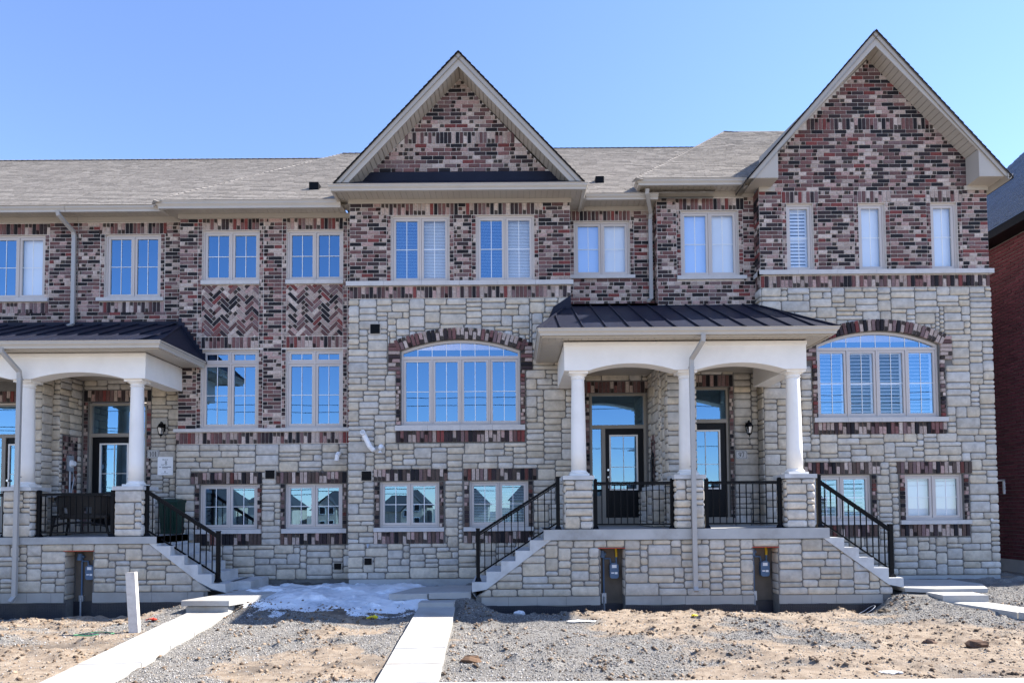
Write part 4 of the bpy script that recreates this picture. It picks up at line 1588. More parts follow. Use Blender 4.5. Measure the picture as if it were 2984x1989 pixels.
bl = [arch_block(arch, cx, cz, Rad), base_block(B1, baz, 1.165), base_block(B2, baz, 1.165)]
msC.ashlar(F3, -3.63, 1.35, 0.40, 6.62, lambda x, z: any(f(x, z) for f in bl))
mb = MB(); mb.fbox(F3, -3.60, 1.345, -0.1, 0.395, -.2, .012); mb.build('foundation', 'concrete', hC)
vent(F3, -3.125, -2.915, 5.83, 6.04, hC); vent(F3, -3.315, -3.10, 2.565, 2.77, hC); vent(F3, -3.25, -3.09, 0.715, 0.86, hC)
mb = MB(); mb.tube([F3.p(-3.17, 1.14, 0), F3.p(-3.17, 1.14, .07), F3.p(-3.17, 1.09, .09)], .018, 8); mb.tube([F3.p(-3.20, 1.15, .05), F3.p(-3.14, 1.15, .05)], .02, 8); mb.build('tap', 'galvanised', hC)
eave(hC, -3.935, 1.70, 15.08, 14.45, 8.87, 8.815, 8.945, 8.775, left=15.55, right=15.65, frieze=(-3.63, 1.375))
soffit(-3.90, -3.60, 15.08, 15.6, 8.87, hC, along='y'); soffit(1.36, 1.72, 15.08, 15.7, 8.87, hC, along='y')
# black pent roof at the foot of the gable
mb = MB(); mb.add([(-3.85, 14.46, 8.95), (1.62, 14.46, 8.95), (1.20, 15.07, 9.30), (-3.43, 15.07, 9.30)], [(0, 1, 2, 3)]); mb.build('pent_roof', 'roof_metal', hC)
mb = MB(); mb.fbox(F3, -3.35, 1.12, 9.25, 9.495, 0, .025); mb.build('flashing', 'roof_metal', hC)
# barge boards and rake soffit
def gable(parent, apex, lft, rgt, inner, y, yw, rake, back, box=False):
    F = front(y)
    ax, az = apex
    for tip, inn, sgn in ((lft, inner[0], -1), (rgt, inner[1], 1)):
        mb = MB()
        poly = [tip] + inn + [apex]
        if sgn > 0:
            poly = poly[::-1]
        mb.fprism(F, poly, -0.03, 0.0)
        mb.build('barge_board', 'trim', parent)
        # soffit boards under the raked overhang
        e0, e1 = Vector((inn[-1][0], inn[-1][1])), Vector((inn[-2][0], inn[-2][1]))
        L = (e1 - e0).length
        n = max(1, int(L / .128))
        for k in range(n):
            p, q = e0.lerp(e1, k / n + .003), e0.lerp(e1, (k + 1) / n - .003)
            b = MB()
            b.add([(p.x, y + .03, p.y + .03), (q.x, y + .03, q.y + .03), (q.x, yw, q.y + .03), (p.x, yw, p.y + .03),
                   (p.x, y + .03, p.y + .045), (q.x, y + .03, q.y + .045), (q.x, yw, q.y + .045), (p.x, yw, p.y + .045)],
                  [(0, 1, 2, 3), (4, 5, 6, 7), (0, 1, 5, 4), (1, 2, 6, 5), (2, 3, 7, 6), (3, 0, 4, 7)])
            b.build('soffit_board', 'trim', parent)
        b = MB()
        b.add([(e0.x, y + .03, e0.y + .046), (e1.x, y + .03, e1.y + .046), (e1.x, yw, e1.y + .046), (e0.x, yw, e0.y + .046)], [(0, 1, 2, 3)])
        b.build('soffit_backing', 'trim_dark', parent)
        # rake frieze on the wall
        Fw = front(yw)
        f = MB()
        p0, p1 = rake[0], rake[1 if sgn < 0 else 2]
        hgt = rake[3]
        poly = [(p0[0], p0[1] - hgt), (p0[0], p0[1] + .25), (p1[0], p1[1] + .25), (p1[0], p1[1] - hgt)]
        f.fprism(Fw, poly if sgn > 0 else poly[::-1], 0, .035)
        f.build('rake_frieze', 'trim', parent)
        # roof slope
        sl = (az - tip[1]) / abs(ax - tip[0])
        ox = 0.05 * sgn
        a3 = Vector((tip[0] + ox, y - .03, tip[1] - .05 * sl + .03)); b3 = Vector((tip[0] + ox, back, tip[1] - .05 * sl + .03))
        c3 = Vector((ax, back, az + .03)); d3 = Vector((ax, y - .03, az + .03))
        pts = [a3, b3, c3, d3]
        shingles([tuple(p) for p in pts], parent)
        ed = MB()
        th = .035
        ed.add([tuple(a3), tuple(d3), (d3.x, d3.y, d3.z - th), (a3.x, a3.y, a3.z - th)], [(0, 1, 2, 3)])
        ed.add([tuple(a3), tuple(b3), (b3.x, b3.y, b3.z - th), (a3.x, a3.y, a3.z - th)], [(0, 1, 2, 3)])
        ed.build('roof_edge', 'black_metal', parent)
gable(hC, (-1.11, 11.93), (-3.80, 9.04), (1.58, 9.04), ([(-3.52, 9.04), (-1.11, 11.62)], [(1.30, 9.04), (-1.11, 11.62)]), 14.60, 15.08,
      ((-1.115, 11.74), (-3.42, 9.28), (1.18, 9.28), .02), RIDGE_Y)
# recessed part above the porch
NW = (1.49, 2.785, 7.335, 8.62)
D99 = (1.81, 3.11, 1.66, 4.57)
mb = MB(); panel(F4, 1.345, 3.36, 5.1, 9.0, [NW], mb); mb.build('wall', 'brick_mortar', hC)
mb = MB(); panel(F4, 1.345, 3.36, 1.3, 5.1, [D99], mb); mb.build('wall', 'stone_mortar', hC)
window(F4, *NW, hC, covers=['shade_dim', 'shade'])
sill(F4, 1.37, 2.90, 7.33, hC, h=.08)
msC.soldiers(F4, 1.35, 2.90, 8.63, h=.22)
msC.headers(F4, 1.385, 1.486, 7.33, 8.62); msC.headers(F4, 2.79, 2.885, 7.33, 8.62)
msC.courses(F4, 6.2, 8.85, (1.35, 3.36), [(1.385, 2.885, 7.25, 8.9)], seed=1)
door(F4, *D99[:2], 1.70, 4.57, 3.84, 'l', hC, (2.26, 2.92), (2.33, 3.615))
msC.soldiers(F4, 1.66, 3.17, 4.585)
msC.headers(F4, 1.70, 1.80, 1.5, 4.58)
msC.ashlar(F4, 1.35, 1.695, 1.5, 5.1); msC.ashlar(F4, 1.695, 3.17, 4.86, 5.1)
eave(hC, 1.72, 3.36, 15.70, 15.15, 8.95, 8.90, 9.02, 8.86, frieze=(1.40, 3.35))
rC = 9.02 + SL * (RIDGE_Y - 15.15)
shingles([(-1.2, 15.15, 9.02), (4.6, 15.15, 9.02), (7.5, RIDGE_Y, rC), (-1.2, RIDGE_Y, rC)], hC)
caps((-1.2, RIDGE_Y, rC), (7.0, RIDGE_Y, rC), hC)
mb = MB(); mb.box(2.05, 2.25, 16.0, 16.2, 9.62, 9.84); mb.build('roof_vent', 'black_metal', hC)
msC.emit()

# ---- number 97
hD = thing('townhouse', 'townhouse number 97 at the end of the row, tall gable with three narrow windows', 'townhouse', (8.1, 15.08, 0), G)
msD = Masonry(hD)
F5, F6 = front(15.08), front(15.40)
body(hD, 3.37, 10.715, 15.42, 25, 0, 9.0)
mb = MB()
mb.add([(10.715, 15.08, 0), (10.715, 15.45, 0), (10.715, 15.45, 9.0), (10.715, 15.08, 9.0)], [(0, 1, 2, 3)])
mb.build('return_wall', 'brick_mortar', hD)
R1, R2, R3 = (6.206, 6.80), (7.82, 8.42), (9.445, 10.035)
rz = (7.195, 8.72)
arD = (6.805, 9.52, 3.885, 5.51, 5.81)
E1, E2 = (6.64, 7.94), (8.68, 9.975)
ez_ = (1.61, 2.615)
mb = MB(); panel(F5, 5.592, 10.715, 6.80, 9.60, [(*w, *rz) for w in (R1, R2, R3)], mb)
mb.add([F5.p(5.65, 9.6), F5.p(10.66, 9.6), F5.p(8.16, 12.05)], [(0, 1, 2)])
mb.build('wall', 'brick_mortar', hD)
mb = MB(); panel(F5, 5.592, 10.715, 0.38, 6.80, [(arD[0], arD[1], arD[2], arD[4]), (*E1, *ez_), (*E2, *ez_)], mb)
spandrel(mb, F5, arD[0], arD[1], arD[3], arD[4])
mb.build('wall', 'stone_mortar', hD)
for w, cv in ((R1, 'shutter_closed'), (R2, 'shade'), (R3, 'shade')):
    window(F5, *w, *rz, hD, n=1, covers=[cv])
    msD.soldiers(F5, w[0] - .10, w[1] + .13, rz[1] + .012)
    msD.headers(F5, w[0] - .10, w[0] - .004, 7.19, 8.72); msD.headers(F5, w[1] + .004, w[1] + .10, 7.19, 8.72)
window(F5, arD[0], arD[1], arD[2], arD[4], hD, n=4, arch={'spring': arD[3], 'bar': (5.395, 5.46)}, covers=['shutter_side', 'shutter', 'shutter', 'shutter_side'])
window(F5, *E1, *ez_, hD, covers=['shutter_side', 'shutter_side'])
window(F5, *E2, *ez_, hD, covers=['shade', 'shade'])
hb = []
for w in (R1, R2, R3):
    hb += [(w[0] - .10, w[1] + .10, 7.1, 8.725), (w[0] - .10, w[1] + .13, 8.72, 9.0)]
msD.courses(F5, 7.20, 9.00, (5.592, 10.715), hb)
gD = lambda z: (max(5.60, 8.155 - (12.02 - z) * 0.985), min(10.71, 8.155 + (12.02 - z) * 0.955))
msD.courses(F5, 9.00, 10.40, gD, seed=1); msD.courses(F5, 10.67, 12.0, gD)
a, b = gD(10.55); msD.soldiers(F5, a, b, 10.405)
sill(F5, 5.54, 10.78, 7.19, hD, h=.10, proud=.075, name='belt_course', seg=.9)
msD.soldiers(F5, 5.592, 10.715, 6.812, t=.02)
cx, cz, Rad, a0 = msD.arch(F5, arD[0], arD[1], arD[3], arD[4], extra=0.02)
for x0, x1 in ((6.505, 6.80), (9.525, 9.82)):
    for k in range(6):
        msD.brick(F5, (x0 + x1) / 2, 5.16 + (k + .5) * BC, BL, BH, 0, .043, 0)
msD.headers(F5, 6.69, 6.80, 3.89, 5.16, t=.045); msD.headers(F5, 9.525, 9.63, 3.89, 5.16, t=.045)
sill(F5, 6.70, 9.66, 3.88, hD, h=.10, proud=.07, seg=.8)
msD.soldiers(F5, 6.70, 9.64, 3.515, t=.035)
for w in (E1, E2):
    sill(F5, w[0] - .13, w[1] + .13, ez_[0] - .005, hD, h=.09, seg=1.6)
    msD.soldiers(F5, w[0] - .19, w[1] + .19, ez_[1] + .02, t=.035)
    msD.soldiers(F5, w[0] - .13, w[1] + .10, 1.255, t=.035)
    msD.headers(F5, w[0] - .115, w[0] - .004, *ez_, t=.035); msD.headers(F5, w[1] + .004, w[1] + .10, *ez_, t=.035)
bl2 = [arch_block(arD, cx, cz, Rad), base_block(E1, ez_, 1.25), base_block(E2, ez_, 1.25)]
msD.ashlar(F5, 5.60, 10.74, 0.40, 6.80, lambda x, z: any(f(x, z) for f in bl2))
mb = MB(); mb.fbox(F5, 5.7, 10.715, -0.1, 0.395, -.2, .012); mb.build('foundation', 'concrete', hD)
# left return of the bay, narrow part beside it
FL = facing_left(5.592)
msD.courses(FL, 7.10, 9.05, (-15.40, -15.08)); msD.soldiers(FL, -15.40, -15.08, 6.83)
msD.ashlar(FL, -15.40, -15.06, 1.5, 6.80)
mb = MB(); panel(FL, -15.42, -15.08, 0, 9.1, [], mb); mb.build('return_wall', 'stone_mortar', hD)
sill(FL, -15.40, -15.0, 7.19, hD, h=.10, proud=.05, name='belt_course')
FL2 = facing_left(3.362)
msD.courses(FL2, 6.2, 9.0, (-15.70, -15.40))
mb = MB(); panel(FL2, -15.70, -15.40, 5, 9.1, [], mb); mb.build('return_wall', 'brick_mortar', hD)
QW = (3.912, 5.226, 7.20, 8.72)
D97 = (3.62, 4.93, 1.66, 4.645)
mb = MB(); panel(F6, 3.362, 5.60, 5.1, 9.15, [QW], mb); mb.build('wall', 'brick_mortar', hD)
mb = MB(); panel(F6, 3.362, 5.60, 1.3, 5.1, [D97], mb); mb.build('wall', 'stone_mortar', hD)
window(F6, *QW, hD, covers=['shade_dim', 'shade'])
sill(F6, 3.80, 5.39, 7.195, hD, h=.085)
msD.soldiers(F6, 3.79, 5.36, 8.735)
msD.headers(F6, 3.81, 3.908, 7.19, 8.72); msD.headers(F6, 5.23, 5.33, 7.19, 8.72)
msD.courses(F6, 6.1, 9.02, (3.362, 5.592), [(3.81, 5.33, 7.11, 8.73), (3.79, 5.36, 8.73, 9.1)])
door(F6, *D97[:2], 1.70, 4.645, 3.92, 'l', hD, (4.07, 4.74), (2.33, 3.68))
msD.soldiers(F6, 3.55, 5.03, 4.66)
msD.headers(F6, 4.935, 5.03, 1.5, 4.65)
msD.ashlar(F6, 5.035, 5.59, 1.5, 5.1); msD.ashlar(F6, 3.8, 5.035, 4.93, 5.1)
eave(hD, 2.81, 5.30, 15.40, 14.85, 9.14, 9.08, 9.21, 9.03, left=15.2, frieze=(3.34, 5.60))
soffit(2.95, 3.34, 15.40, 15.6, 9.14, hD)
pk = (6.56, 20.4, 9.21 + SL * 5.55)
shingles([(2.81, 14.85, 9.21), (5.35, 14.85, 9.21), (8.6, 20.4, pk[2]), pk], hD)
caps((2.81, 14.85, 9.21), pk, hD)
caps(pk, (8.6, 20.4, pk[2] - .12), hD)
mb = MB(); mb.add([(2.81, 14.85, 9.2), pk, (6.3, 20.4, 12.5), (2.9, 15.2, 9.05)], [(0, 1, 2, 3)]); mb.build('roof_cheek', 'shingle', hD)
gable(hD, (8.08, 12.36), (5.22, 9.09), (10.93, 9.09), ([(5.865, 9.09), (5.865, 9.69), (8.075, 12.035)][::1], [(10.255, 9.09), (10.255, 9.68), (8.075, 12.035)]), 14.63, 15.08,
      ((8.155, 12.10), (5.62, 9.52), (10.70, 9.48), .02), RIDGE_Y + .4)
# boxed eave returns
for x0, x1 in ((5.24, 5.865), (10.255, 10.91)):
    mb = MB(); mb.box(x0 - (.08 if x0 < 8 else 0), x1, 14.66, 15.06, 9.085, 9.10); mb.box(*((5.16, 5.58, 15.06, 15.40) if x0 < 8 else (10.72, 10.91, 15.06, 20)), 9.086, 9.10); mb.build('return_soffit', 'trim', hD)
    xi = x1 - .02 if x0 < 8 else x0
    mb = MB(); mb.box(xi, xi + .02, 14.66, 15.06, 9.10, 9.70); mb.build('return_cheek', 'trim', hD)
    fx = (5.592, 5.95) if x0 < 8 else (10.20, 10.735)
    mb = MB(); mb.fbox(F5, *fx, 8.985, 9.085, 0, .035); mb.build('frieze_board', 'trim', hD)
gutter([(10.98, 14.60), (10.98, 20)], 9.02, 9.14, hD)
gutter([(5.16, 15.0), (5.16, 14.86)], 9.02, 9.14, hD)
mb = MB(); mb.tube([F5.p(10.55, 1.60, 0), F5.p(10.55, 1.60, .05)], .035, 10); mb.build('pipe_outlet', 'galvanised', hD)
msD.emit()

# ------------------------------------------------------------------ porches
def baluster_rail(root, xa, xb, y, z0, z1, name='railing'):
    """level guard between two posts"""
    ps = MB()
    r = None
    rail = MB()
    rail.box(xa, xb, y - .028, y + .028, z1 - .085, z1 - .045)
    rail.box(xa, xb, y - .022, y + .022, z1 - .105, z1 - .088)
    rail.box(xa, xb, y - .018, y + .018, z0 + .075, z0 + .105)
    o = rail.build(name, 'black_metal', root)
    for x in (xa, xb):
        q = MB()
        q.box(x - .033, x + .033, y - .033, y + .033, z0 + .05, z1)
        q.add([(x - .06, y - .06, z0), (x + .06, y - .06, z0), (x + .06, y + .06, z0), (x - .06, y + .06, z0), (x - .038, y - .038, z0 + .06), (x + .038, y - .038, z0 + .06), (x + .038, y + .038, z0 + .06), (x - .038, y + .038, z0 + .06)],
              [(0, 1, 5, 4), (1, 2, 6, 5), (2, 3, 7, 6), (3, 0, 4, 7), (4, 5, 6, 7)])
        q.add([(x - .038, y - .038, z1), (x + .038, y - .038, z1), (x + .038, y + .038, z1), (x - .038, y + .038, z1), (x - .02, y - .02, z1 + .02), (x + .02, y - .02, z1 + .02), (x + .02, y + .02, z1 + .02), (x - .02, y + .02, z1 + .02)],
              [(0, 1, 5, 4), (1, 2, 6, 5), (2, 3, 7, 6), (3, 0, 4, 7), (4, 5, 6, 7), (3, 2, 1, 0)])
        q.build('post', 'black_metal', o)
    n = max(2, round((xb - xa) / .125))
    for k in range(1, n):
        x = xa + (xb - xa) * k / n
        q = MB(); q.box(x - .009, x + .009, y - .009, y + .009, z0 + .10, z1 - .10); q.build('baluster', 'black_metal', o)
    return o

def stair_rail(root, xa, za, xb, zb, y, h):
    """sloped handrail; a = top post foot, b = bottom post foot"""
    rail = MB()
    def sl(zoff0, zoff1, hw):
        rail.add([(xa, y - hw, za + zoff0), (xb, y - hw, zb + zoff0), (xb, y + hw, zb + zoff0), (xa, y + hw, za + zoff0), (xa, y - hw, za + zoff1), (xb, y - hw, zb + zoff1), (xb, y + hw, zb + zoff1), (xa, y + hw, za + zoff1)],
                 [(0, 1, 2, 3), (4, 5, 6, 7), (0, 1, 5, 4), (2, 3, 7, 6), (0, 3, 7, 4), (1, 2, 6, 5)])
    sl(h - .115, h - .06, .030); sl(h - .145, h - .12, .022); sl(.12, .155, .018)
    o = rail.build('stair_railing', 'black_metal', root)
    for x, z in ((xa, za), (xb, zb)):
        q = MB()
        q.box(x - .036, x + .036, y - .036, y + .036, z + .05, z + h)
        q.add([(x - .065, y - .065, z), (x + .065, y - .065, z), (x + .065, y + .065, z), (x - .065, y + .065, z), (x - .04, y - .04, z + .07), (x + .04, y - .04, z + .07), (x + .04, y + .04, z + .07), (x - .04, y + .04, z + .07)],
              [(0, 1, 5, 4), (1, 2, 6, 5), (2, 3, 7, 6), (3, 0, 4, 7), (4, 5, 6, 7)])
        q.box(x - .042, x + .042, y - .042, y + .042, z + h, z + h + .02)
        q.build('post', 'black_metal', o)
    n = 12
    for k in range(1, n):
        f = k / n
        x, z = xa + (xb - xa) * f, za + (zb - za) * f
        q = MB(); q.box(x - .009, x + .009, y - .009, y + .009, z + .14, z + h - .12); q.build('baluster', 'black_metal', o)

def column(root, x, y, z0, z1):
    o = None
    mb = MB()
    mb.lathe(x, y, [(.150, z0 + .10), (.148, z0 + .5), (.140, z0 + 1.2), (.126, z1 - .20), (.126, z1 - .13)], 36)
    o = mb.build('column', 'white_paint', root, smooth=True)
    b = MB()
    b.box(x - .19, x + .19, y - .19, y + .19, z0, z0 + .045)
    b.lathe(x, y, [(.178, z0 + .045), (.186, z0 + .06), (.178, z0 + .078), (.160, z0 + .085), (.152, z0 + .11)], 32)
    b.build('base', 'white_paint', o)
    c = MB()
    c.lathe(x, y, [(.127, z1 - .145), (.142, z1 - .135), (.142, z1 - .12), (.128, z1 - .11), (.130, z1 - .09), (.170, z1 - .055), (.172, z1 - .045)], 32)
    c.box(x - .185, x + .185, y - .185, y + .185, z1 - .045, z1 + .002)
    c.build('capital', 'white_paint', o)

def pier(ms, root, x0, x1, y0, y1, z0, z1, sides):
    mb = MB(); mb.box(x0, x1, y0, y1, z0, z1); mb.build('pier', 'stone_mortar', root)
    ms.ashlar(front(y0), x0 - .015, x1 + .015, z0 + .01, z1, tone=1.08, big=.8)
    for s in sides:
        if s == 'l':
            ms.ashlar(facing_left(x0), -y1, -y0 + .01, z0 + .01, z1, tone=1.08, big=.8)
        else:
            ms.ashlar(facing_right(x1), y0 - .01, y1, z0 + .01, z1, tone=1.08, big=.8)
    mb = MB()
    a = .05
    mb.box(x0 - a, x1 + a, y0 - a, y1 + a, z1 + .005, z1 + .085)
    mb.build('pier_cap', 'concrete_stair', root)

def arched_beam(root, x0, x1, y0, y1, zb, zt, spans, rise, returns):
    """white beam with shallow arches; spans = list of (xa, xb) openings"""
    F = front(y0)
    mb = MB()
    pts_b = [(x0, zb)]
    for a, b in spans:
        N = 20
        for k in range(N + 1):
            x = a + (b - a) * k / N
            u = (x - (a + b) / 2) / ((b - a) / 2)
            pts_b.append((x, zb + rise * max(0, 1 - u * u)))
    pts_b.append((x1, zb))
    d = y1 - y0
    for (xa, za), (xb, zb2) in zip(pts_b, pts_b[1:]):
        if xb - xa < 1e-5:
            continue
        mb.add([F.p(xa, za), F.p(xb, zb2), F.p(xb, zt), F.p(xa, zt), F.p(xa, za, -d), F.p(xb, zb2, -d), F.p(xb, zt, -d), F.p(xa, zt, -d)], [(0, 1, 2, 3), (7, 6, 5, 4), (0, 4, 5, 1)])
    mb.add([F.p(x0, zb), F.p(x0, zt), F.p(x0, zt, -d), F.p(x0, zb, -d)], [(0, 1, 2, 3)])
    mb.add([F.p(x1, zb), F.p(x1, zt), F.p(x1, zt, -d), F.p(x1, zb, -d)], [(0, 1, 2, 3)])
    mb.build('beam', 'white_paint', root)
    for a, b, yb in returns:
        q = MB(); q.box(a, b, y1, yb, zb, zt); q.build('beam', 'white_paint', root)
    q = MB(); q.box(x0 - .012, x1 + .012, y0 - .02, y0 - .0005, zt - .075, zt); q.build('beam_moulding', 'white_paint', root)

def metal_roof(root, x0, x1, y0, z0, tx0, tx1, yt, zt, seams):
    """hipped sheet-metal porch roof with standing seams"""
    a, b, c, d = Vector((x0, y0, z0)), Vector((x1, y0, z0)), Vector((tx1, yt, zt)), Vector((tx0, yt, zt))
    e, f = Vector((x0, yt, z0)), Vector((x1, yt, z0))
    mb = MB()
    mb.add([tuple(v) for v in (a, b, c, d, e, f)], [(0, 1, 2, 3), (0, 3, 4), (1, 5, 2)])
    mb.add([tuple(v - Vector((0, 0, .03))) for v in (a, b, c, d, e, f)], [(0, 1, 2, 3), (0, 3, 4), (1, 5, 2)])
    o = mb.build('roof', 'roof_metal', root)
    sl = (zt - z0) / (yt - y0)
    n = round((x1 - x0) / seams)
    def rib(p, q, w=.012, h=.032):
        p, q = Vector(p), Vector(q)
        dr = (q - p).normalized()
        s = dr.cross(Vector((0, 0, 1))).normalized() * w
        u = s.cross(dr).normalized() * h
        if u.z < 0:
            u = -u
        r = MB()
        vs = [p - s, p + s, q + s, q - s, p - s + u, p + s + u, q + s + u, q - s + u]
        r.add([tuple(v) for v in vs], [(4, 5, 6, 7), (0, 1, 5, 4), (1, 2, 6, 5), (2, 3, 7, 6), (3, 0, 4, 7)])
        r.build('seam', 'roof_metal', o)
    for k in range(1, n):
        x = x0 + (x1 - x0) * k / n
        # where the rib ends: at the top line or on a hip
        t = 1.0
        if x < tx0:
            t = (x - x0) / (tx0 - x0)
        if x > tx1:
            t = (x1 - x) / (x1 - tx1)
        rib((x, y0 + .005, z0 + .002), (x, y0 + (yt - y0) * t, z0 + (zt - z0) * t + .002))
    rib(a, d, .02, .035); rib(b, c, .02, .035)
    return o

def meter(F, x, z, ztop, zground, label):
    """gas meter with riser, regulator and yellow outlet pipe, hung in a wall niche"""
    root = thing('gas_meter', label, 'gas meter', F.p(x, zground, 0), group='gas meters in the porch niches')
    mb = MB()
    w, h = .085, .15
    prof = [(-w, -h + .03), (-w + .03, -h), (w - .03, -h), (w, -h + .03), (w, h - .04), (w - .05, h), (-w + .05, h), (-w, h - .04)]
    mb.fprism(F, [(x + a, z + b) for a, b in prof], -.10, .05)
    mb.fbox(F, x - w - .008, x + w + .008, z - .005, z + .005, -.105, .058)
    mb.build('case', 'meter_grey', root)
    mb = MB(); mb.fbox(F, x - .045, x + .045, z + .055, z + .115, .049, .053); mb.build('dial', 'paper', root)
    mb = MB(); mb.fbox(F, x - .06, x - .002, z - .055, z - .03, .0495, .0525); mb.fbox(F, x + .008, x + .062, z - .065, z - .025, .0495, .0525); mb.build('sticker', 'paper', root)
    mb = MB(); mb.tube([F.p(x + .05, z + h - .02, -.02), F.p(x + .05, z + h + .12, -.02)], .017, 8)
    px = x - .20
    mb.tube([F.p(px, zground - .2, -.03), F.p(px, z + h + .16, -.03)], .017, 8)
    mb.tube([F.p(px, z + h + .12, -.03), F.p(px + .03, z + h + .08, -.02), F.p(x - .07, z + h + .08, -.02), F.p(x - .055, z + h - .03, -.02)], .018, 8)
    mb.tube([F.p(px - .03, z + h + .10, .0), F.p(px - .03, z + h + .24, -.01)], [.06, .045], 12)
    mb.tube([F.p(px - .09, z + h + .14, -.02), F.p(px + .05, z + h + .18, -.02)], .03, 10)
    mb.build('pipework', 'meter_grey', root)
    mb = MB(); mb.tube([F.p(x + .05, z + h + .11, -.02), F.p(x + .055, z + h + .20, -.03), F.p(x + .05, ztop - .01, -.06)], .024, 10); mb.build('outlet_pipe', 'yellow_paint', root)
    mb = MB(); mb.fbox(F, px - .045, px + .045, zground + .12, zground + .38, -.08, -.005); mb.tube([F.p(px, zground - .2, .0), F.p(px, zground + .32, .0)], .02, 8); mb.build('guard_plate', 'galvanised', root)

def stair_profile(root, x_top, z_top, steps, run, rise, sgn, y0, y1, slab_b, toe):
    """cast stair along the wall: sgn -1 descends towards -X; side profile extruded in Y"""
    pts = [(x_top, z_top)]
    x, z = x_top, z_top
    for k in range(steps):
        z -= rise
        pts.append((x, z))
        x += sgn * run
        pts.append((x, z))
    pts.append((x, z - rise * .95))
    pts.append((toe[0], toe[1]))
    pts.append((slab_b[0], slab_b[1]))
    pts.append((slab_b[0], z_top))
    F = front(y0)
    mb = MB()
    n = len(pts)
    d = y1 - y0
    vs = [F.p(a, b) for a, b in pts] + [F.p(a, b, -d) for a, b in pts]
    fs = []
    for i in range(n):
        j = (i + 1) % n
        fs.append((i, i + n, j + n, j))
    # side faces as quads under every tread, down to the sloping underside
    def under(x):
        t = (x - slab_b[0]) / (toe[0] - slab_b[0])
        return slab_b[1] + (toe[1] - slab_b[1]) * min(1, max(0, t))
    mb.add(vs, fs)
    x, z = x_top, z_top
    segs = [(slab_b[0], x_top, z_top)]
    for k in range(steps):
        z -= rise
        segs.append((x, x + sgn * run, z))
        x += sgn * run
    for a, b, zt in segs:
        la, lb = under(a), under(b)
        if b == segs[-1][1]:
            lb = zt - rise * .95
        q = [F.p(a, la), F.p(b, lb), F.p(b, zt), F.p(a, zt)]
        mb.add(q, [(0, 1, 2, 3)])
        mb.add([F.p(a, la, -d), F.p(b, lb, -d), F.p(b, zt, -d), F.p(a, zt, -d)], [(3, 2, 1, 0)])
    mb.build('stair', 'concrete_stair', root)

# ---- porch shared by 99 and 97
PR = thing('porch', 'raised stone porch with three white columns before the doors of numbers 99 and 97', 'porch', (3.4, 13.1, 0), 'stone porches with white columns')
mp = Masonry(PR)
Fp = front(13.10)
LA, LB_ = (0.767, 1.335), (-0.70, 0.235)
RA, RB_ = (5.937, 1.315), (7.21, 0.39)
def half(p, q, keep):
    """line through p, q as a*x + b*z <= c with the point 'keep' inside"""
    a, b = q[1] - p[1], p[0] - q[0]
    c = a * p[0] + b * p[1]
    if a * keep[0] + b * keep[1] > c:
        a, b, c = -a, -b, -c
    L = math.hypot(a, b)
    return a / L, b / L, c / L
cl = [half(LA, LB_, (3, .5)), half(RA, RB_, (3, .5))]
n1, n2 = (1.67, 2.145), (4.60, 5.075)
def bN(x, z):
    return (n1[0] - .0 < x < n1[1] or n2[0] < x < n2[1]) and z < 1.155
mp.ashlar(Fp, -0.70, 7.25, 0.24, 1.31, bN, cl, tone=.93, depth=.85)
mb = MB()
# backing face between the niches
for a, b in ((LB_[0], n1[0]), (n1[1], n2[0]), (n2[1], RB_[0])):
    poly = [(a, -.3), (b, -.3), (b, 1.31), (a, 1.31)]
    for h in cl:
        poly = clip(poly, *h)
    mb.add([Fp.p(x, z) for x, z in poly], [tuple(range(len(poly)))])
for a, b in (n1, n2):
    mb.add([Fp.p(a, 1.155), Fp.p(b, 1.155), Fp.p(b, 1.31), Fp.p(a, 1.31)], [(0, 1, 2, 3)])
    for x in (a, b):
        mb.add([Fp.p(x, -.3, 0), Fp.p(x, 1.155, 0), Fp.p(x, 1.155, -.36), Fp.p(x, -.3, -.36)], [(0, 1, 2, 3)])
    mb.add([Fp.p(a, 1.155, 0), Fp.p(b, 1.155, 0), Fp.p(b, 1.155, -.36), Fp.p(a, 1.155, -.36)], [(0, 1, 2, 3)])
mb.build('base_wall', 'stone_mortar', PR)
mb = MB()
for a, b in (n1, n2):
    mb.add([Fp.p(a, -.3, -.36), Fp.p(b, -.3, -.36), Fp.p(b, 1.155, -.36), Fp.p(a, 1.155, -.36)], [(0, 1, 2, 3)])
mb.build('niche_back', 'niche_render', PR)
for a, b in (n1, n2):
    q = MB(); q.fbox(Fp, a - .03, b + .03, 1.147, 1.157, -.30, .008); q.build('lintel', 'scrap_red', PR, label='rusty steel lintel over a meter niche')
# niche cheeks carry stone ends
for x in (n1[0], n2[0]):
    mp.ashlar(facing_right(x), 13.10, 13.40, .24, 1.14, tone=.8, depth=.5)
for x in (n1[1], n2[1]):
    mp.ashlar(facing_left(x), -13.40, -13.10, .24, 1.14, tone=.8, depth=.5)
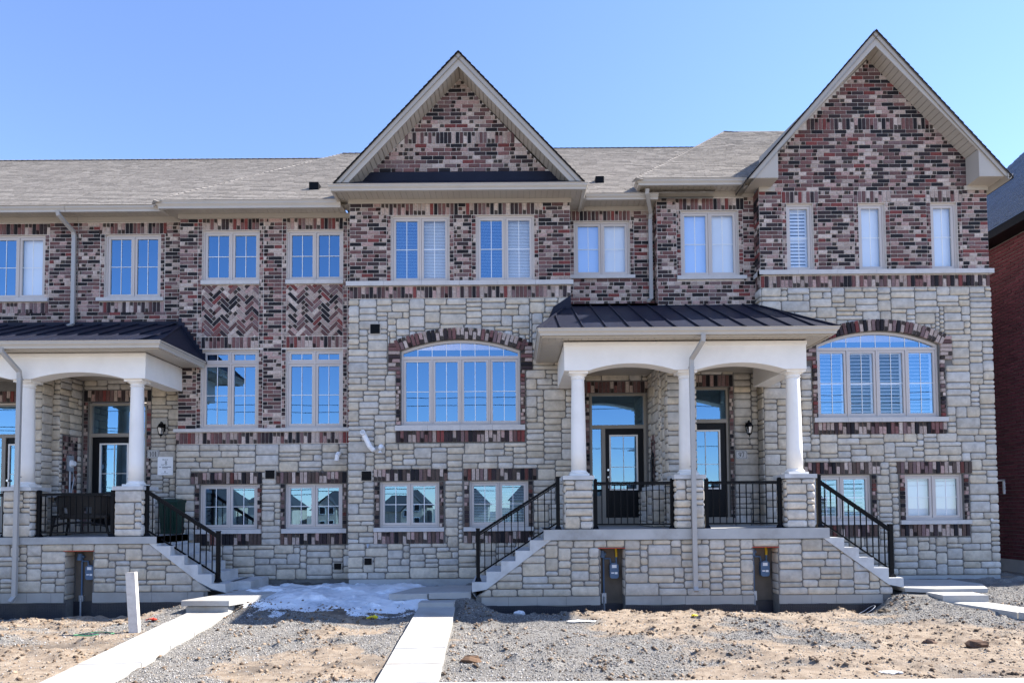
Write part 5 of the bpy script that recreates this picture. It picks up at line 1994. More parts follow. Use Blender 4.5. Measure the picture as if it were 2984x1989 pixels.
# smooth plinth blocks and dimpled membrane under the stone
xx = -0.55
for a, b in ((-0.60, n1[0]), (n1[1], n2[0]), (n2[1], 7.05)):
    x = a
    while x < b - .05:
        w = min(rng.uniform(.45, .75), b - x)
        if b - x - w < .15:
            w = b - x
        q = MB(); q.fbox(Fp, x + .003, x + w - .003, 0.075, 0.238, -.05, .018); q.build('plinth_block', 'parge', PR)
        x += w
def membrane(root, F, spans):
    mb = MB()
    for a, b in spans:
        n = max(2, int((b - a) / .06))
        for k in range(n):
            x0, x1 = a + (b - a) * k / n, a + (b - a) * (k + 1) / n
            t0, t1 = .072 + .018 * math.sin(x0 * 5.1) * math.sin(x0 * 1.7), .072 + .018 * math.sin(x1 * 5.1) * math.sin(x1 * 1.7)
            o0, o1 = .028 + .012 * math.sin(x0 * 7), .028 + .012 * math.sin(x1 * 7)
            mb.add([F.p(x0, -.45, o0 + .01), F.p(x1, -.45, o1 + .01), F.p(x1, t1, o1), F.p(x0, t0, o0)], [(0, 1, 2, 3)])
        # dimples
        xk = a + .02
        while xk < b - .02:
            for zk in (-.22, -.19, -.16, -.13, -.10, -.07, -.04, -.01, .02, .05):
                o0 = .028 + .012 * math.sin(xk * 7)
                mb.fbox(F, xk - .006, xk + .006, zk - .006, zk + .006, o0, o0 + .013)
            xk += .034
    mb.build('membrane', 'membrane', root)
membrane(PR, Fp, ((-0.62, n1[0] + .06), (n1[1], n2[0] + .06), (n2[1], 7.1)))
q = MB(); q.fbox(Fp, n1[0], n1[1], -.4, .06, -.34, -.30); q.fbox(Fp, n2[0], n2[1], -.4, .10, -.34, -.30); q.build('membrane', 'membrane', PR)
mb = MB(); mb.box(0.60, 6.05, 13.045, 15.70, 1.315, 1.512)
mb.build('porch_slab', 'concrete', PR)
stair_profile(PR, 0.61, 1.512, 5, .277, .197, -1, 13.06, 14.45, LA, LB_)
stair_profile(PR, 6.05, 1.512, 5, .278, .192, 1, 13.06, 14.45, RA, RB_)
for (x0, x1), sd in (((1.03, 1.53), 'r'), ((3.16, 3.67), 'l'), ((5.28, 5.80), 'l')):
    pier(mp, PR, x0, x1, 13.12, 13.62, 1.512, 2.46, 'lr')
for x in (1.31, 3.43, 5.545):
    column(PR, x, 13.36, 2.545, 4.585)
arched_beam(PR, 1.03, 5.72, 13.12, 13.50, 4.58, 5.13, [(1.50, 3.17), (3.60, 5.30)], .135, [(1.03, 1.38, 15.07), (5.37, 5.72, 15.07)])
q = MB(); q.box(1.04, 5.71, 13.48, 15.70, 4.98, 5.0); q.build('ceiling', 'trim', PR)
baluster_rail(PR, 1.62, 3.11, 13.28, 1.512, 2.47)
baluster_rail(PR, 3.78, 5.20, 13.28, 1.512, 2.47)
stair_rail(PR, 0.885, 1.512, -0.665, .528, 13.22, 1.0)
stair_rail(PR, 5.935, 1.512, 7.30, .552, 13.22, 1.0)
metal_roof(PR, 0.50, 6.15, 12.66, 5.275, 1.30, 5.52, 15.39, 6.52, .43)
q = MB(); q.box(1.35, 3.36, 15.655, 15.69, 6.28, 6.62); q.box(3.345, 5.58, 15.36, 15.385, 6.26, 6.52); q.build('flashing', 'roof_metal', PR)
q = MB(); q.add([(1.36, 15.36, 6.565), (3.36, 15.36, 6.565), (3.36, 15.68, 6.60), (1.36, 15.68, 6.60)], [(0, 1, 2, 3)]); q.build('flashing', 'roof_metal', PR)
q = MB(); q.fprism(front(15.075), [(0.60, 5.30), (1.34, 6.30), (1.34, 6.66), (0.95, 6.40), (0.52, 5.42)], 0, .045); q.build('flashing', 'roof_metal', PR)
q = MB(); q.fprism(front(15.075), [(6.10, 5.34), (6.05, 5.50), (5.78, 6.15), (5.60, 6.36), (5.60, 6.05)], 0, .045); q.build('flashing', 'roof_metal', PR)
soffit(0.60, 6.05, 12.76, 13.11, 5.155, PR)
soffit(0.60, 1.03, 13.11, 15.07, 5.155, PR, along='y'); soffit(5.72, 6.05, 13.11, 15.07, 5.155, PR, along='y')
gutter([(0.49, 15.06), (0.49, 12.62), (6.16, 12.62), (6.16, 15.06)], 5.155, 5.285, PR)
q = MB(); q.box(.585, 6.065, 12.745, 12.765, 5.13, 5.27); q.box(.585, .605, 12.765, 15.06, 5.13, 5.27); q.box(6.045, 6.065, 12.765, 15.06, 5.13, 5.27); q.build('fascia', 'trim', PR)
# party wall between the two doors
for x0, x1, y0, y1 in ((3.17, 3.83, 14.5, 15.70), (3.21, 3.79, 13.95, 14.52)):
    mb = MB(); mb.box(x0, x1, y0, y1, 1.512, 4.98); mb.build('party_wall', 'stone_mortar', PR)
    mp.ashlar(front(y0), x0 - .015, x1 + .015, 1.52, 4.97)
    mp.ashlar(facing_left(x0), -y1, -y0 + .01, 1.52, 4.97, (lambda x, z: -15.45 < x < -14.98 and 2.35 < z < 3.55) if x0 < 3.2 else None)
Fn = facing_left(3.17)
for x0, x1 in ((-15.44, -15.35), (-15.08, -14.99)):
    mp.headers(Fn, x0, x1, 2.40, 3.40, t=.02)
mp.soldiers(Fn, -15.44, -14.99, 3.41, t=.02, h=.13)
mp.courses(Fn, 2.40, 3.40, (-15.35, -15.08), t=.004)
q = MB(); q.box(2.95, 3.19, 14.3, 15.5, 2.30, 2.38); q.build('ledge', 'concrete_stair', PR)
q = MB(); q.box(2.92, 3.30, 14.3, 15.66, 1.512, 2.30); q.build('ledge_wall', 'stone_mortar', PR)
mp.ashlar(facing_left(2.92), -15.66, -14.3, 1.52, 2.29); mp.ashlar(front(14.3), 2.92, 3.20, 1.52, 2.29)
dsR = downspout([(3.60, 12.66, 5.16), (3.60, 12.68, 5.04), (3.46, 12.98, 4.76), (3.46, 13.0, 4.62), (3.46, 12.99, 0.42), (3.46, 12.93, 0.34)], PR)
for z in (4.6, 2.7, 1.35):
    clamp_band(3.46, 13.02, z, PR)
mp.emit()
q = MB()
q.tube([(3.10, 15.0 + .10 * math.cos(a), 2.98 + .16 * math.sin(a)) for a in [k * math.pi / 9 for k in range(17)]], .014, 8)
q.tube([(3.12, 15.22, 2.45), (3.12, 15.22, 3.0)], .03, 8)
o = q.build('cable_loop', 'cable_black', None); tag(o, 'black cable loop hanging beside the niche at door 99', 'cable')
Fm = front(13.40)
meter(Fm, 1.98, .70, 1.15, -.12, 'blue grey gas meter in the niche nearer to the middle path')
meter(Fm, 4.92, .72, 1.15, -.10, 'blue grey gas meter in the niche nearer to the end gable')

# ---- porch shared by 103 and 101
PL = thing('porch', 'raised stone porch holding a wicker seat, cut off by the picture edge', 'porch', (-9.5, 14.0, 0), 'stone porches with white columns')
ml = Masonry(PL)
Fq = front(14.00)
QA, QB = (-7.415, 1.263), (-6.22, .34)
cq = [half(QA, QB, (-9, .5))]
nq = (-9.15, -8.57)
ZT = 1.405                                   # top of the porch slab
ml.ashlar(Fq, -13.2, -6.15, 0.275, 1.265, lambda x, z: nq[0] < x < nq[1] and z < 1.125, cq, tone=.93, depth=.85)
mb = MB()
for a, b in ((-13.4, nq[0]), (nq[1], QB[0])):
    poly = [(a, -.6), (b, -.6), (b, 1.27), (a, 1.27)]
    poly = clip(poly, *cq[0])
    mb.add([Fq.p(x, z) for x, z in poly], [tuple(range(len(poly)))])
a, b = nq
mb.add([Fq.p(a, 1.125), Fq.p(b, 1.125), Fq.p(b, 1.27), Fq.p(a, 1.27)], [(0, 1, 2, 3)])
for x in nq:
    mb.add([Fq.p(x, -.6, 0), Fq.p(x, 1.125, 0), Fq.p(x, 1.125, -.36), Fq.p(x, -.6, -.36)], [(0, 1, 2, 3)])
mb.add([Fq.p(a, 1.125, 0), Fq.p(b, 1.125, 0), Fq.p(b, 1.125, -.36), Fq.p(a, 1.125, -.36)], [(0, 1, 2, 3)])
mb.build('base_wall', 'stone_mortar', PL)
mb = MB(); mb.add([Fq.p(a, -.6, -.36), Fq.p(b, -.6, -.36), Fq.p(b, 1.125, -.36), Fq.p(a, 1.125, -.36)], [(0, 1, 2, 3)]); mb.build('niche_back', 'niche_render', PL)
q = MB(); q.fbox(Fq, a - .03, b + .03, 1.117, 1.127, -.30, .008); q.build('lintel', 'scrap_red', PL, label='rusty steel lintel over a meter niche')
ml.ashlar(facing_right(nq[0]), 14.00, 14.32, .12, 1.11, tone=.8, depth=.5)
for a, b in ((-13.2, nq[0]), (nq[1], -6.30)):
    x = a
    while x < b - .05:
        w = min(rng.uniform(.45, .75), b - x)
        if b - x - w < .15:
            w = b - x
        q = MB(); q.fbox(Fq, x + .003, x + w - .003, .075, .272, -.05, .018); q.build('plinth_block', 'parge', PL)
        x += w
membrane(PL, Fq, ((-13.2, nq[0] + .06), (nq[1], -6.32)))
q = MB(); q.fbox(Fq, nq[0], nq[1], -.6, .06, -.34, -.30); q.build('membrane', 'membrane', PL)
mb = MB(); mb.box(-13.5, -7.255, 13.945, 15.95, 1.265, ZT); mb.build('porch_slab', 'concrete', PL)
stair_profile(PL, -7.255, ZT, 5, .282, .193, 1, 13.96, 15.30, QA, QB)
# two wide bottom steps turn out towards the path
q = MB(); q.box(-5.95, -5.50, 14.40, 15.45, .0, .44); q.box(-5.92, -5.22, 14.15, 15.3, .0, .27); q.build('stair', 'concrete_stair', PL)
for x0, x1 in ((-10.43, -9.90), (-8.14, -7.61)):
    pier(ml, PL, x0, x1, 14.02, 14.54, ZT, 2.355, 'lr')
for x in (-10.17, -7.87):
    column(PL, x, 14.28, 2.44, 4.67)
arched_beam(PL, -13.5, -7.57, 14.02, 14.42, 4.668, 5.195, [(-12.2, -10.38), (-9.94, -8.02)], .137, [(-7.94, -7.57, 15.59)])
q = MB(); q.box(-13.5, -7.58, 14.40, 15.95, 5.0, 5.02); q.build('ceiling', 'trim', PL)
baluster_rail(PL, -9.81, -8.28, 14.17, ZT, 2.355)
baluster_rail(PL, -12.2, -10.52, 14.17, ZT, 2.355)
stair_rail(PL, -7.56, ZT, -6.07, .458, 14.13, 1.03)
metal_roof(PL, -13.6, -7.02, 13.57, 5.335, -12.6, -7.72, 15.94, 6.32, .45)
q = MB(); q.box(-12.4, -7.67, 15.90, 15.935, 6.12, 6.38); q.build('flashing', 'roof_metal', PL)
N = 9
pts = [(-7.66, 5.5), (-7.04, 5.38)]
for k in range(N + 1):
    t = k / N
    px, pz = -7.04 - .62 * t, 5.44 + .92 * t
    pts.append((px, pz))
    if k < N:
        pts.append((px, pz + .102))
q = MB(); q.fprism(front(15.595), pts, 0, .03); q.build('step_flashing', 'roof_metal', PL)
soffit(-13.3, -7.12, 13.67, 14.01, 5.21, PL); soffit(-7.57, -7.12, 14.01, 15.59, 5.21, PL, along='y')
gutter([(-13.6, 13.52), (-7.01, 13.52), (-7.01, 15.58)], 5.20, 5.345, PL)
q = MB(); q.box(-13.5, -7.105, 13.655, 13.675, 5.18, 5.33); q.box(-7.125, -7.105, 13.675, 15.58, 5.18, 5.33); q.build('fascia', 'trim', PL)
for x0, x1, y0, y1 in ((-10.70, -10.09, 15.18, 15.95), (-10.53, -10.26, 14.85, 15.2)):
    mb = MB(); mb.box(x0, x1, y0, y1, ZT, 5.0); mb.build('party_wall', 'stone_mortar', PL)
    ml.ashlar(front(y0), x0 - .015, x1 + .015, ZT + .01, 4.99)
    ml.ashlar(facing_right(x1), y0 - .01, y1, ZT + .01, 4.99, (lambda x, z: 15.28 < x < 15.80 and 2.3 < z < 3.65) if x1 > -10.2 else None)
Fr = facing_right(-10.09)
ml.courses(Fr, 2.35, 3.5, (15.38, 15.70), t=.004)
ml.headers(Fr, 15.29, 15.38, 2.35, 3.5, t=.02); ml.headers(Fr, 15.70, 15.79, 2.35, 3.5, t=.02); ml.soldiers(Fr, 15.29, 15.79, 3.51, t=.02, h=.13)
q = MB(); q.box(-10.2, -9.95, 14.95, 15.85, 2.25, 2.33); q.build('ledge', 'concrete_stair', PL)
ds1 = downspout([(-10.22, 13.56, 5.21), (-10.22, 13.58, 5.14), (-10.08, 13.88, 4.80), (-10.08, 13.90, 4.66), (-10.08, 13.88, 0.22), (-10.12, 13.82, 0.12)], PL)
for z in (4.64, 2.64, 1.27):
    clamp_band(-10.08, 13.91, z, PL)
ml.emit()
meter(front(14.30), -8.80, .66, 1.12, -.20, 'blue grey gas meter in the niche behind the wooden stake')
# electric meter
root = thing('electric_meter', 'round glass electric meter in the wall niche beside door 101', 'electric meter', (-10.0, 15.5, 3.0))
q = MB(); q.tube([(-10.085, 15.52, 3.02), (-10.02, 15.52, 3.02)], .085, 20); q.tube([(-10.02, 15.52, 3.02), (-9.95, 15.52, 3.02)], [.07, .055], 20); q.build('glass_case', 'paper', root)
q = MB(); q.box(-10.085, -10.03, 15.43, 15.61, 2.85, 3.2); q.tube([(-10.05, 15.50, 2.36), (-10.05, 15.50, 2.86)], .022, 8); q.tube([(-10.05, 15.56, 2.36), (-10.03, 15.62, 2.7), (-10.05, 15.60, 2.86)], .012, 8); q.build('socket_box', 'galvanised', root)
# downspouts of the houses
downspout([(-9.86 - .55, 15.44, 8.84), (-10.40, 15.46, 8.76), (-10.30, 15.84, 8.52), (-10.30, 15.88, 8.44), (-10.30, 15.88, 6.34), (-10.36, 15.80, 6.26)], hB)
downspout([(3.08, 15.02, 9.06), (3.08, 15.06, 8.98), (3.25, 15.52, 8.72), (3.25, 15.60, 8.6), (3.25, 15.60, 6.74), (3.16, 15.5, 6.66)], hD)

# ------------------------------------------------------------------ fittings by the doors
wall_lamp(front(15.95), -8.15, 3.80, 'black wall lantern above the white paper notice')
wall_lamp(front(15.40), 5.33, 3.66, 'black wall lantern beside the open porch corner, with no notice below it')
plaque(front(15.95), -8.515, -8.245, 3.16, 3.355, '101', 'small grey plaque with three numerals, 101, beside the white notice')
plaque(front(15.40), 4.995 + .05, 5.29 + .02, 3.00, 3.20, '97', 'small grey plaque with two numerals, 97, beside the door near the end gable')
Fn = front(15.95)
root = thing('notice', 'white lot notice fixed to the stone wall under the lantern of number 101', 'notice', Fn.p(-8.09, 2.77, 0))
q = MB(); q.fbox(Fn, -8.268, -7.908, 2.765, 3.19, .04, .05); q.build('sheet', 'paper', root)
q = MB(); glyph(q, Fn, '8', -8.10, 2.995, .10, .0535)
for a, b, z, h in ((-8.23, -8.185, 2.955, .010), (-8.16, -7.95, 2.955, .014), (-8.155, -8.03, 2.92, .009), (-8.105, -8.08, 2.845, .022), (-8.17, -8.155, 2.81, .008), (-8.14, -8.02, 2.81, .005)):
    q.fbox(Fn, a, b, z - h / 2, z + h / 2, .0495, .0525)
q.build('print', 'ink', root)
NOTICE = root
# text lines that can be read
def text(body, F, x, z, size, d, parent):
    c = bpy.data.curves.new('lettering', 'FONT'); c.body = body; c.size = size; c.extrude = .0008; c.align_x = 'CENTER'
    tmp = bpy.data.objects.new('lettering_curve', c); COL.objects.link(tmp)
    bpy.context.view_layer.update()
    me = bpy.data.meshes.new_from_object(tmp.evaluated_get(bpy.context.evaluated_depsgraph_get()))
    bpy.data.objects.remove(tmp)
    me.materials.clear(); me.materials.append(MATS['ink'])
    o = bpy.data.objects.new('lettering', me)
    attach(o, parent)
    m = F.mat(x, z, d) @ Matrix.Rotation(R(90), 4, 'X')
    o.matrix_basis = m
text('Block 2', Fn, -8.09, 3.112, .042, .052, NOTICE)
text('Lot', Fn, -8.15, 2.995, .045, .052, NOTICE)

# vent hoods and pipes of white plastic
def pipe(label, pts, r, ring=None):
    mb = MB(); mb.tube(pts, r, 16)
    root = thing('vent_pipe', label, 'pipe', pts[0], group='white plastic vent pipes')
    mb.build('pipe', 'pvc', root, smooth=False)
    if ring:
        q = MB(); q.tube([ring[0], ring[1]], ring[2], 16); q.build('opening', 'galvanised', root)
pipe('long white plastic vent pipe slanting up with an open end', [(-3.06, 15.05, 3.24), (-3.06, 14.96, 3.25), (-3.11, 14.93, 3.30), (-3.235, 14.90, 3.56), (-3.24, 14.86, 3.60), (-3.245, 14.80, 3.61)], .055, ((-3.245, 14.797, 3.612), (-3.245, 14.79, 3.612), .042))
pipe('short white plastic elbow pipe next to the slanting vent pipe', [(-2.875, 15.05, 3.31), (-2.875, 14.97, 3.31), (-2.885, 14.93, 3.27), (-2.89, 14.93, 3.17)], .052)
pipe('white plastic elbow pipe on the wall of number 101', [(-3.95, 15.58, 3.20), (-3.95, 15.50, 3.20), (-3.96, 15.46, 3.16), (-3.975, 15.46, 3.04)], .052)

# ------------------------------------------------------------------ things on the porch of 101
root = thing('wicker_loveseat', 'dark wicker loveseat with a curved back behind the porch railing', 'seat', (-9.30, 14.85, 1.405))
q = MB()
N, Mh = 22, 8
vs, fs = [], []
for lay in (0, 1):
    for i in range(N + 1):
        a = -1.25 + 2.5 * i / N
        for j in range(Mh + 1):
            t = j / Mh
            rad = (.60 + .10 * t) - .03 * lay
            zt = .36 + (.52 - .10 * abs(a) ** 2 * .6) * t
            vs.append((-9.25 + rad * 1.08 * math.sin(a), 15.02 - rad * .62 * math.cos(a), 1.405 + zt))
st = (N + 1) * (Mh + 1)
for lay in (0, 1):
    for i in range(N):
        for j in range(Mh):
            if 2 <= j <= 3 and i in (5, 6, 12, 13):
                continue
            k = lay * st + i * (Mh + 1) + j
            fs.append((k, k + 1, k + Mh + 2, k + Mh + 1))
q.add(vs, fs)
q.build('backrest', 'wicker', root, smooth=True)
q = MB()
q.tube([(-9.25 + .70 * 1.08 * math.sin(-1.25 + 2.5 * i / N), 15.02 - .70 * .62 * math.cos(-1.25 + 2.5 * i / N), 1.405 + .36 + (.52 - .06 * abs(-1.25 + 2.5 * i / N) ** 2)) for i in range(N + 1)], .022, 8)
q.build('top_rail', 'wicker', root)
q = MB(); q.fprism(Frame((0, 14.6, 0), (1, 0, 0), (0, -1, 0)), [(-9.85, 1.79), (-8.65, 1.79), (-8.65, 1.85), (-9.85, 1.85)], -.55, 0.0); q.build('seat', 'wicker', root)
q = MB()
q.tube([(-9.81, 14.6, 1.62), (-9.55, 14.59, 1.68), (-9.25, 14.58, 1.70), (-8.95, 14.59, 1.68), (-8.69, 14.6, 1.62)], .022, 8); q.build('apron', 'wicker', root)
for x, y, dx in ((-9.80, 14.62, -.08), (-8.70, 14.62, .08), (-9.80, 15.1, -.05), (-8.70, 15.1, .05)):
    q = MB(); q.tube([(x, y, 1.82), (x + dx * .3, y, 1.62), (x + dx, y, 1.405)], [.03, .026, .022], 8); q.build('leg', 'wicker', root)

root = thing('recycling_bin', 'dark green plastic bin on the porch next to the stair', 'bin', (-7.64, 15.40, 1.405))
q = MB()
def taper(mb, cx, cy, z0, z1, a0, b0, a1, b1):
    vs = [(cx - a0, cy - b0, z0), (cx + a0, cy - b0, z0), (cx + a0, cy + b0, z0), (cx - a0, cy + b0, z0), (cx - a1, cy - b1, z1), (cx + a1, cy - b1, z1), (cx + a1, cy + b1, z1), (cx - a1, cy + b1, z1)]
    mb.add(vs, [(0, 3, 2, 1), (4, 5, 6, 7), (0, 1, 5, 4), (1, 2, 6, 5), (2, 3, 7, 6), (3, 0, 4, 7)])
taper(q, -7.66, 15.40, 1.42, 2.12, .17, .17, .215, .21)
for k in (-1, 0, 1):
    taper(q, -7.66 + k * .11, 15.21, 1.50, 2.05, .012, .012, .014, .03)
q.build('body', 'bin_green', root)
q = MB(); taper(q, -7.66, 15.40, 2.12, 2.17, .235, .23, .225, .22); taper(q, -7.66, 15.40, 2.17, 2.20, .18, .18, .14, .14); q.build('lid', 'bin_green', root)
for x in (-7.83, -7.49):
    q = MB(); q.tube([(x - .02, 15.58, 1.50), (x + .02, 15.58, 1.50)], .07, 14); q.build('wheel', 'cable_black', root)

# ------------------------------------------------------------------ things in the yard
zg = gz(-6.0, 10.95)
q = MB()
bx, by = -6.00, 10.95
tl = Vector((-.075, .0, .99)).normalized()
def stake_pt(a, b, h):
    p = Vector((bx, by, zg - .25)) + tl * h
    return (p.x + a, p.y + b, p.z)
w, d, H = .075, .04, 1.20
vs = [stake_pt(-w, -d, 0), stake_pt(w, -d, 0), stake_pt(w, d, 0), stake_pt(-w, d, 0), stake_pt(-w, -d, H), stake_pt(w, -d, H + .012), stake_pt(w, d, H + .012), stake_pt(-w, d, H)]
q.add(vs, [(0, 3, 2, 1), (4, 5, 6, 7), (0, 1, 5, 4), (1, 2, 6, 5), (2, 3, 7, 6), (3, 0, 4, 7)])
o = q.build('wooden_stake', 'stake_wood', None)
tag(o, 'pale weathered wooden stake leaning in the sandy soil', 'stake')

def crumple(name, x, y, sx, sy, sz, mat, label, cat='litter'):
    r = random.Random(int(abs(x) * 1000))
    mb = MB()
    n, vs, fs = 5, [], []
    z0 = gz(x, y)
    for i in range(n + 1):
        for j in range(n + 1):
            u, v = i / n - .5, j / n - .5
            if abs(u) == .5 and abs(v) == .5:
                u *= .75; v *= .75
            vs.append((x + u * sx * 2 + r.uniform(-.2, .2) * sx, y + v * sy * 2 + r.uniform(-.2, .2) * sy, z0 + .012 + sz * r.uniform(.1, 1) * (1 - abs(u) * 1.1)))
    for i in range(n):
        for j in range(n):
            k = i * (n + 1) + j
            fs.append((k, k + 1, k + n + 2, k + n + 1))
    mb.add(vs, fs)
    m2 = MB(); m2.add(vs + [(a, b, c - .01) for a, b, c in vs], fs + [tuple(i + len(vs) for i in f) for f in fs])
    o = m2.build(name, mat, None)
    tag(o, label, cat)
crumple('plastic_scrap', -2.42, 11.85, .09, .06, .07, 'scrap_yellow', 'bright yellow plastic scrap at the edge of the snow')
crumple('plastic_scrap', -7.38, 8.95, .06, .05, .06, 'scrap_red', 'small red scrap lying on the gravel by the puddle')
crumple('plastic_scrap', -6.20, 10.9 + .9, .09, .05, .04, 'scrap_red', 'reddish scrap on the sand behind the wooden stake')
crumple('paper_scrap', -8.85, 10.3, .13, .09, .07, 'scrap_white', 'crumpled white paper on the sand near the puddle')
crumple('paper_scrap', 1.15, 11.45, .22, .07, .025, 'scrap_white', 'flat pale sheet on the soil in front of the first gas meter')
crumple('paper_scrap', 4.35, 7.95, .13, .05, .03, 'scrap_white', 'small white scrap near the sidewalk edge')
crumple('plastic_scrap', 3.05, 11.55, .05, .04, .03, 'scrap_yellow', 'tiny yellow scrap beside a soil clod under the porch')
q = MB()
pts = []
for k in range(26):
    a = k / 25 * 5.4
    x, y = -6.55 + .26 * math.cos(a) + .04 * math.sin(3 * a), 10.75 + .16 * math.sin(a)
    pts.append((x, y, gz(x, y) + .02))
q.tube(pts, .009, 6)
o = q.build('garden_hose', 'scrap_green', None); tag(o, 'thin green hose curled on the sand beside the stake', 'hose')
q = MB()
pts = []
for k in range(30):
    a = k / 29 * 6.2
    x, y = 6.58 + .17 * math.cos(a), 12.82 + .10 * math.sin(a)
    pts.append((x, y, gz(x, y) + .05 + .06 * (1 + math.sin(a + 1))))
q.tube(pts, .006, 6)
o = q.build('wire_loop', 'galvanised', None); tag(o, 'bent loop of pale wire lying under the stair of number 97', 'wire')
# a few larger clods and stones, each its own
def rock(x, y, s, col, label, cat='stone', flat=.6):
    r = random.Random(int(x * 991) ^ int(y * 77))
    mb = MB(); vs, fs = [], []
    n, m = 8, 5
    z0 = gz(x, y)
    for i in range(m + 1):
        ph = math.pi * i / m
        for j in range(n):
            a = 2 * math.pi * j / n
            k = s * r.uniform(.7, 1.2)
            vs.append((x + k * 1.5 * math.sin(ph) * math.cos(a), y + k * math.sin(ph) * math.sin(a), z0 + s * .25 + k * flat * math.cos(ph)))
    for i in range(m):
        for j in range(n):
            fs.append((i * n + j, (i + 1) * n + j, (i + 1) * n + (j + 1) % n, i * n + (j + 1) % n))
    mb.add(vs, fs, col)
    o = mb.build('soil_clod' if cat == 'clod' else 'loose_stone', 'pebble', None)
    tag(o, label, cat)
rock(6.3, 9.35, .11, (.10, .06, .04), 'large dark earth clod at the edge of the gravel bank', 'clod')
rock(5.9, 9.75, .07, (.11, .07, .05), 'smaller dark earth clod just behind the large one', 'clod')
rock(6.55, 12.15, .09, (.09, .07, .05), 'dark clod on the gravel bank below the stair of number 97', 'clod')
rock(-0.55, 8.75, .10, (.13, .08, .05), 'dark earth clod beside the middle path', 'clod')
rock(0.1, 12.35, .08, (.55, .56, .58), 'pale flat stone in the shade by the middle stair')
rock(3.2, 12.62, .09, (.45, .44, .42), 'pale stone at the foot of the porch wall below the downspout')

# ------------------------------------------------------------------ neighbouring house beyond the row
hN = thing('neighbour_house', 'dark red brick neighbouring house with a blue grey roof at the picture edge', 'house', (14, 18, 0))
mn = Masonry(hN, plain=(0.105, 0.026, 0.036))
Fl = facing_left(12.2)
mb = MB(); mb.box(12.2, 20, 15.3, 22.3, -.2, 8.418); mb.build('wall', 'stone_mortar', hN)
mn.courses(Fl, 0.6, 8.4, (-18.2, -15.3))
Fnb = front(15.30)
nbw = [(13.2, 14.8, 1.4, 3.4), (16.4, 18.6, 1.4, 3.4), (13.2, 14.8, 5.0, 6.8), (16.4, 18.6, 5.0, 6.8)]
mn.courses(Fnb, 0.6, 8.4, (12.2, 20.0), nbw)
for w in nbw:
    window(Frame((0, 15.12, 0), (1, 0, 0), (0, -1, 0)), w[0], w[1], w[2], w[3], hN)
    sill(Fnb, w[0] - .1, w[1] + .1, w[2], hN)
mn.emit()
mb = MB(); mb.fbox(Fl, -22.3, -15.3, -.2, .6, 0, .02); mb.build('foundation', 'concrete', hN)
shingles([(11.72, 14.9, 8.60), (11.72, 22.75, 8.60), (15.7, 18.9, 12.95), (15.7, 18.7, 12.95)], hN, colour=(0.12, 0.155, 0.21))
shingles([(11.72, 14.9, 8.60), (20.4, 14.9, 8.60), (16.1, 18.7, 12.95), (15.7, 18.7, 12.95)], hN, colour=(0.12, 0.155, 0.21))
mb = MB(); mb.box(11.68, 11.80, 14.9, 22.75, 8.40, 8.60); mb.box(11.80, 20.4, 14.86, 14.93, 8.40, 8.60); mb.build('gutter', 'black_metal', hN)
mb = MB(); mb.box(11.80, 20.35, 14.93, 22.7, 8.42, 8.44); mb.build('soffit', 'black_metal', hN)
mb = MB(); mb.fbox(Fl, -16.9, -16.86, 2.2, 2.55, 0, .05); mb.fbox(Fl, -17.3, -16.86, 2.52, 2.56, 0, .05); mb.build('bracket', 'pvc', hN)

# ------------------------------------------------------------------ across the road, behind the camera: what the windows mirror
def far_house(x, y, w, d, h, col, label, gab):
    root = thing('far_house', label, 'house', (x, y, -2.6), group='houses across the road seen in the window reflections')
    z0 = -2.7
    mb = MB(); mb.box(x - w / 2, x + w / 2, y - d, y, z0, z0 + h); mb.build('wall', 'far_wall', root)
    mb = MB()
    e, r = .5, z0 + h + d * .33
    a, b, c, dd = (x - w / 2 - e, y + e, z0 + h - .2), (x + w / 2 + e, y + e, z0 + h - .2), (x + w / 2 + e, y - d - e, z0 + h - .2), (x - w / 2 - e, y - d - e, z0 + h - .2)
    p, q = (x - w / 4, y - d / 2, r), (x + w / 4, y - d / 2, r)
    mb.add([a, b, c, dd, p, q], [(0, 1, 5, 4), (1, 2, 5), (2, 3, 4, 5), (3, 0, 4)]); mb.build('roof', 'far_roof', root)
    mb = MB(); F = front(0); gx = x + gab * w * .22
    mb.add([(gx - 2.1, y + .9, z0), (gx + 2.1, y + .9, z0), (gx + 2.1, y + .9, z0 + h - .2), (gx, y + .9, z0 + h + 2.0), (gx - 2.1, y + .9, z0 + h - .2), (gx - 2.1, y, z0 + h - .2), (gx + 2.1, y, z0 + h - .2), (gx - 2.1, y, z0), (gx + 2.1, y, z0)], [(0, 1, 2, 3, 4), (0, 4, 5, 7), (1, 8, 6, 2)])
    mb.build('gable', 'far_wall', root)
    mb = MB()
    for s in (-1, 1):
        mb.add([(gx, y + 1.2, z0 + h + 2.25), (gx + s * 2.5, y + 1.2, z0 + h - .35), (gx + s * 2.5, y - 2.5, z0 + h - .35), (gx, y - 2.5, z0 + h + 2.25)], [(0, 1, 2, 3)])
    mb.build('roof', 'far_roof', root)
    for k in (-1, 1):
        for zz in (1.0, 3.8):
            wx = gx + k * .95
            mb = MB(); mb.box(wx - .6, wx + .6, y + .92, y + .96, z0 + zz, z0 + zz + 1.5); mb.build('window', 'muntin_white', root)
            wq = root.children
            mb = MB(); mb.box(wx - .5, wx + .5, y + .95, y + .98, z0 + zz + .1, z0 + zz + 1.4); mb.build('pane', 'door_black', root)
fx = [-64, -50, -37, -23, -10, 4, 17, 31, 45, 60]
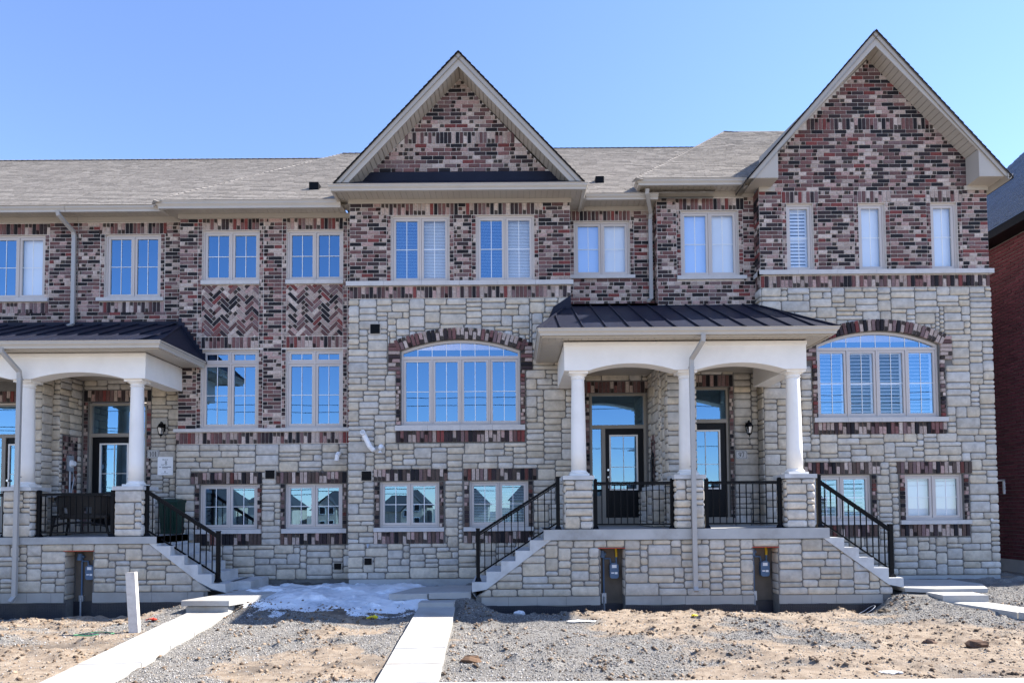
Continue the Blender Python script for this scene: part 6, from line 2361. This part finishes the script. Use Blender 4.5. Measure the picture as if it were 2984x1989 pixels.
ds_ = ['farthest to one side, pale with a low hipped roof', 'with a steep gable beside the bushy tree', 'broad and pale', 'between two taller ones', 'facing the stair of number 101', 'facing the middle path', 'facing the porch of numbers 99 and 97', 'facing the end gable', 'beyond the street light', 'last of the far row']
for i, x in enumerate(fx):
    far_house(x, -112 + 3 * math.sin(i * 2.1), 10.5, 10, 5.6 + .5 * math.sin(i * 1.7), None, 'beige house across the road, ' + ds_[i], 1 if i % 2 else -1)
def wire(name, y, z, sag, r, label, x0=-45, x1=45):
    q = MB()
    q.tube([(x0 + (x1 - x0) * k / 24, y, z - sag * (1 - (2 * k / 24 - 1) ** 2)) for k in range(25)], r, 5)
    o = q.build('overhead_wire', 'cable_black', None)
    tag(o, label, 'wire', 'overhead wires along the road')
for i, (y, z, sg) in enumerate(((-9, 8.8, .5), (-9.3, 8.5, .6), (-9, 7.5, .7), (-9.2, 7.2, .5), (-9.1, 6.3, .8))):
    wire('w', y, z, sg, .018, ['topmost', 'second', 'middle', 'fourth', 'lowest'][i] + ' overhead wire on the near pole line behind the camera')
for i, (y, z) in enumerate(((-70, 5.9), (-70, 5.2))):
    wire('w', y, z, .5, .05, ['upper', 'lower'][i] + ' overhead wire on the distant pole line', -80, 80)
for x in (-44, 46):
    root = thing('utility_pole', 'tall wooden utility pole ' + ('past the west end of the row' if x < 0 else 'past the neighbouring house'), 'utility pole', (x, -9.1, -.1), 'utility poles along the road')
    q = MB(); q.tube([(x, -9.1, -.3), (x, -9.1, 9.8)], [.16, .11], 10); q.build('pole', 'pole_wood', root)
    q = MB(); q.box(x - .06, x + .06, -10.2, -8.0, 8.9, 9.02); q.build('crossarm', 'pole_wood', root)
root = thing('street_light', 'tall grey street light with an arm over the road', 'street light', (14.5, -36, -.6))
q = MB(); q.tube([(14.5, -36, -1), (14.5, -36, 7.2), (14.2, -36, 7.55), (12.6, -36, 7.75)], [.10, .07, .05, .04], 10); q.build('pole', 'galvanised', root)
q = MB(); q.tube([(12.7, -36, 7.73), (12.2, -36, 7.75), (11.5, -36, 7.68)], [.06, .16, .05], 10); q.build('lamp_head', 'galvanised', root)
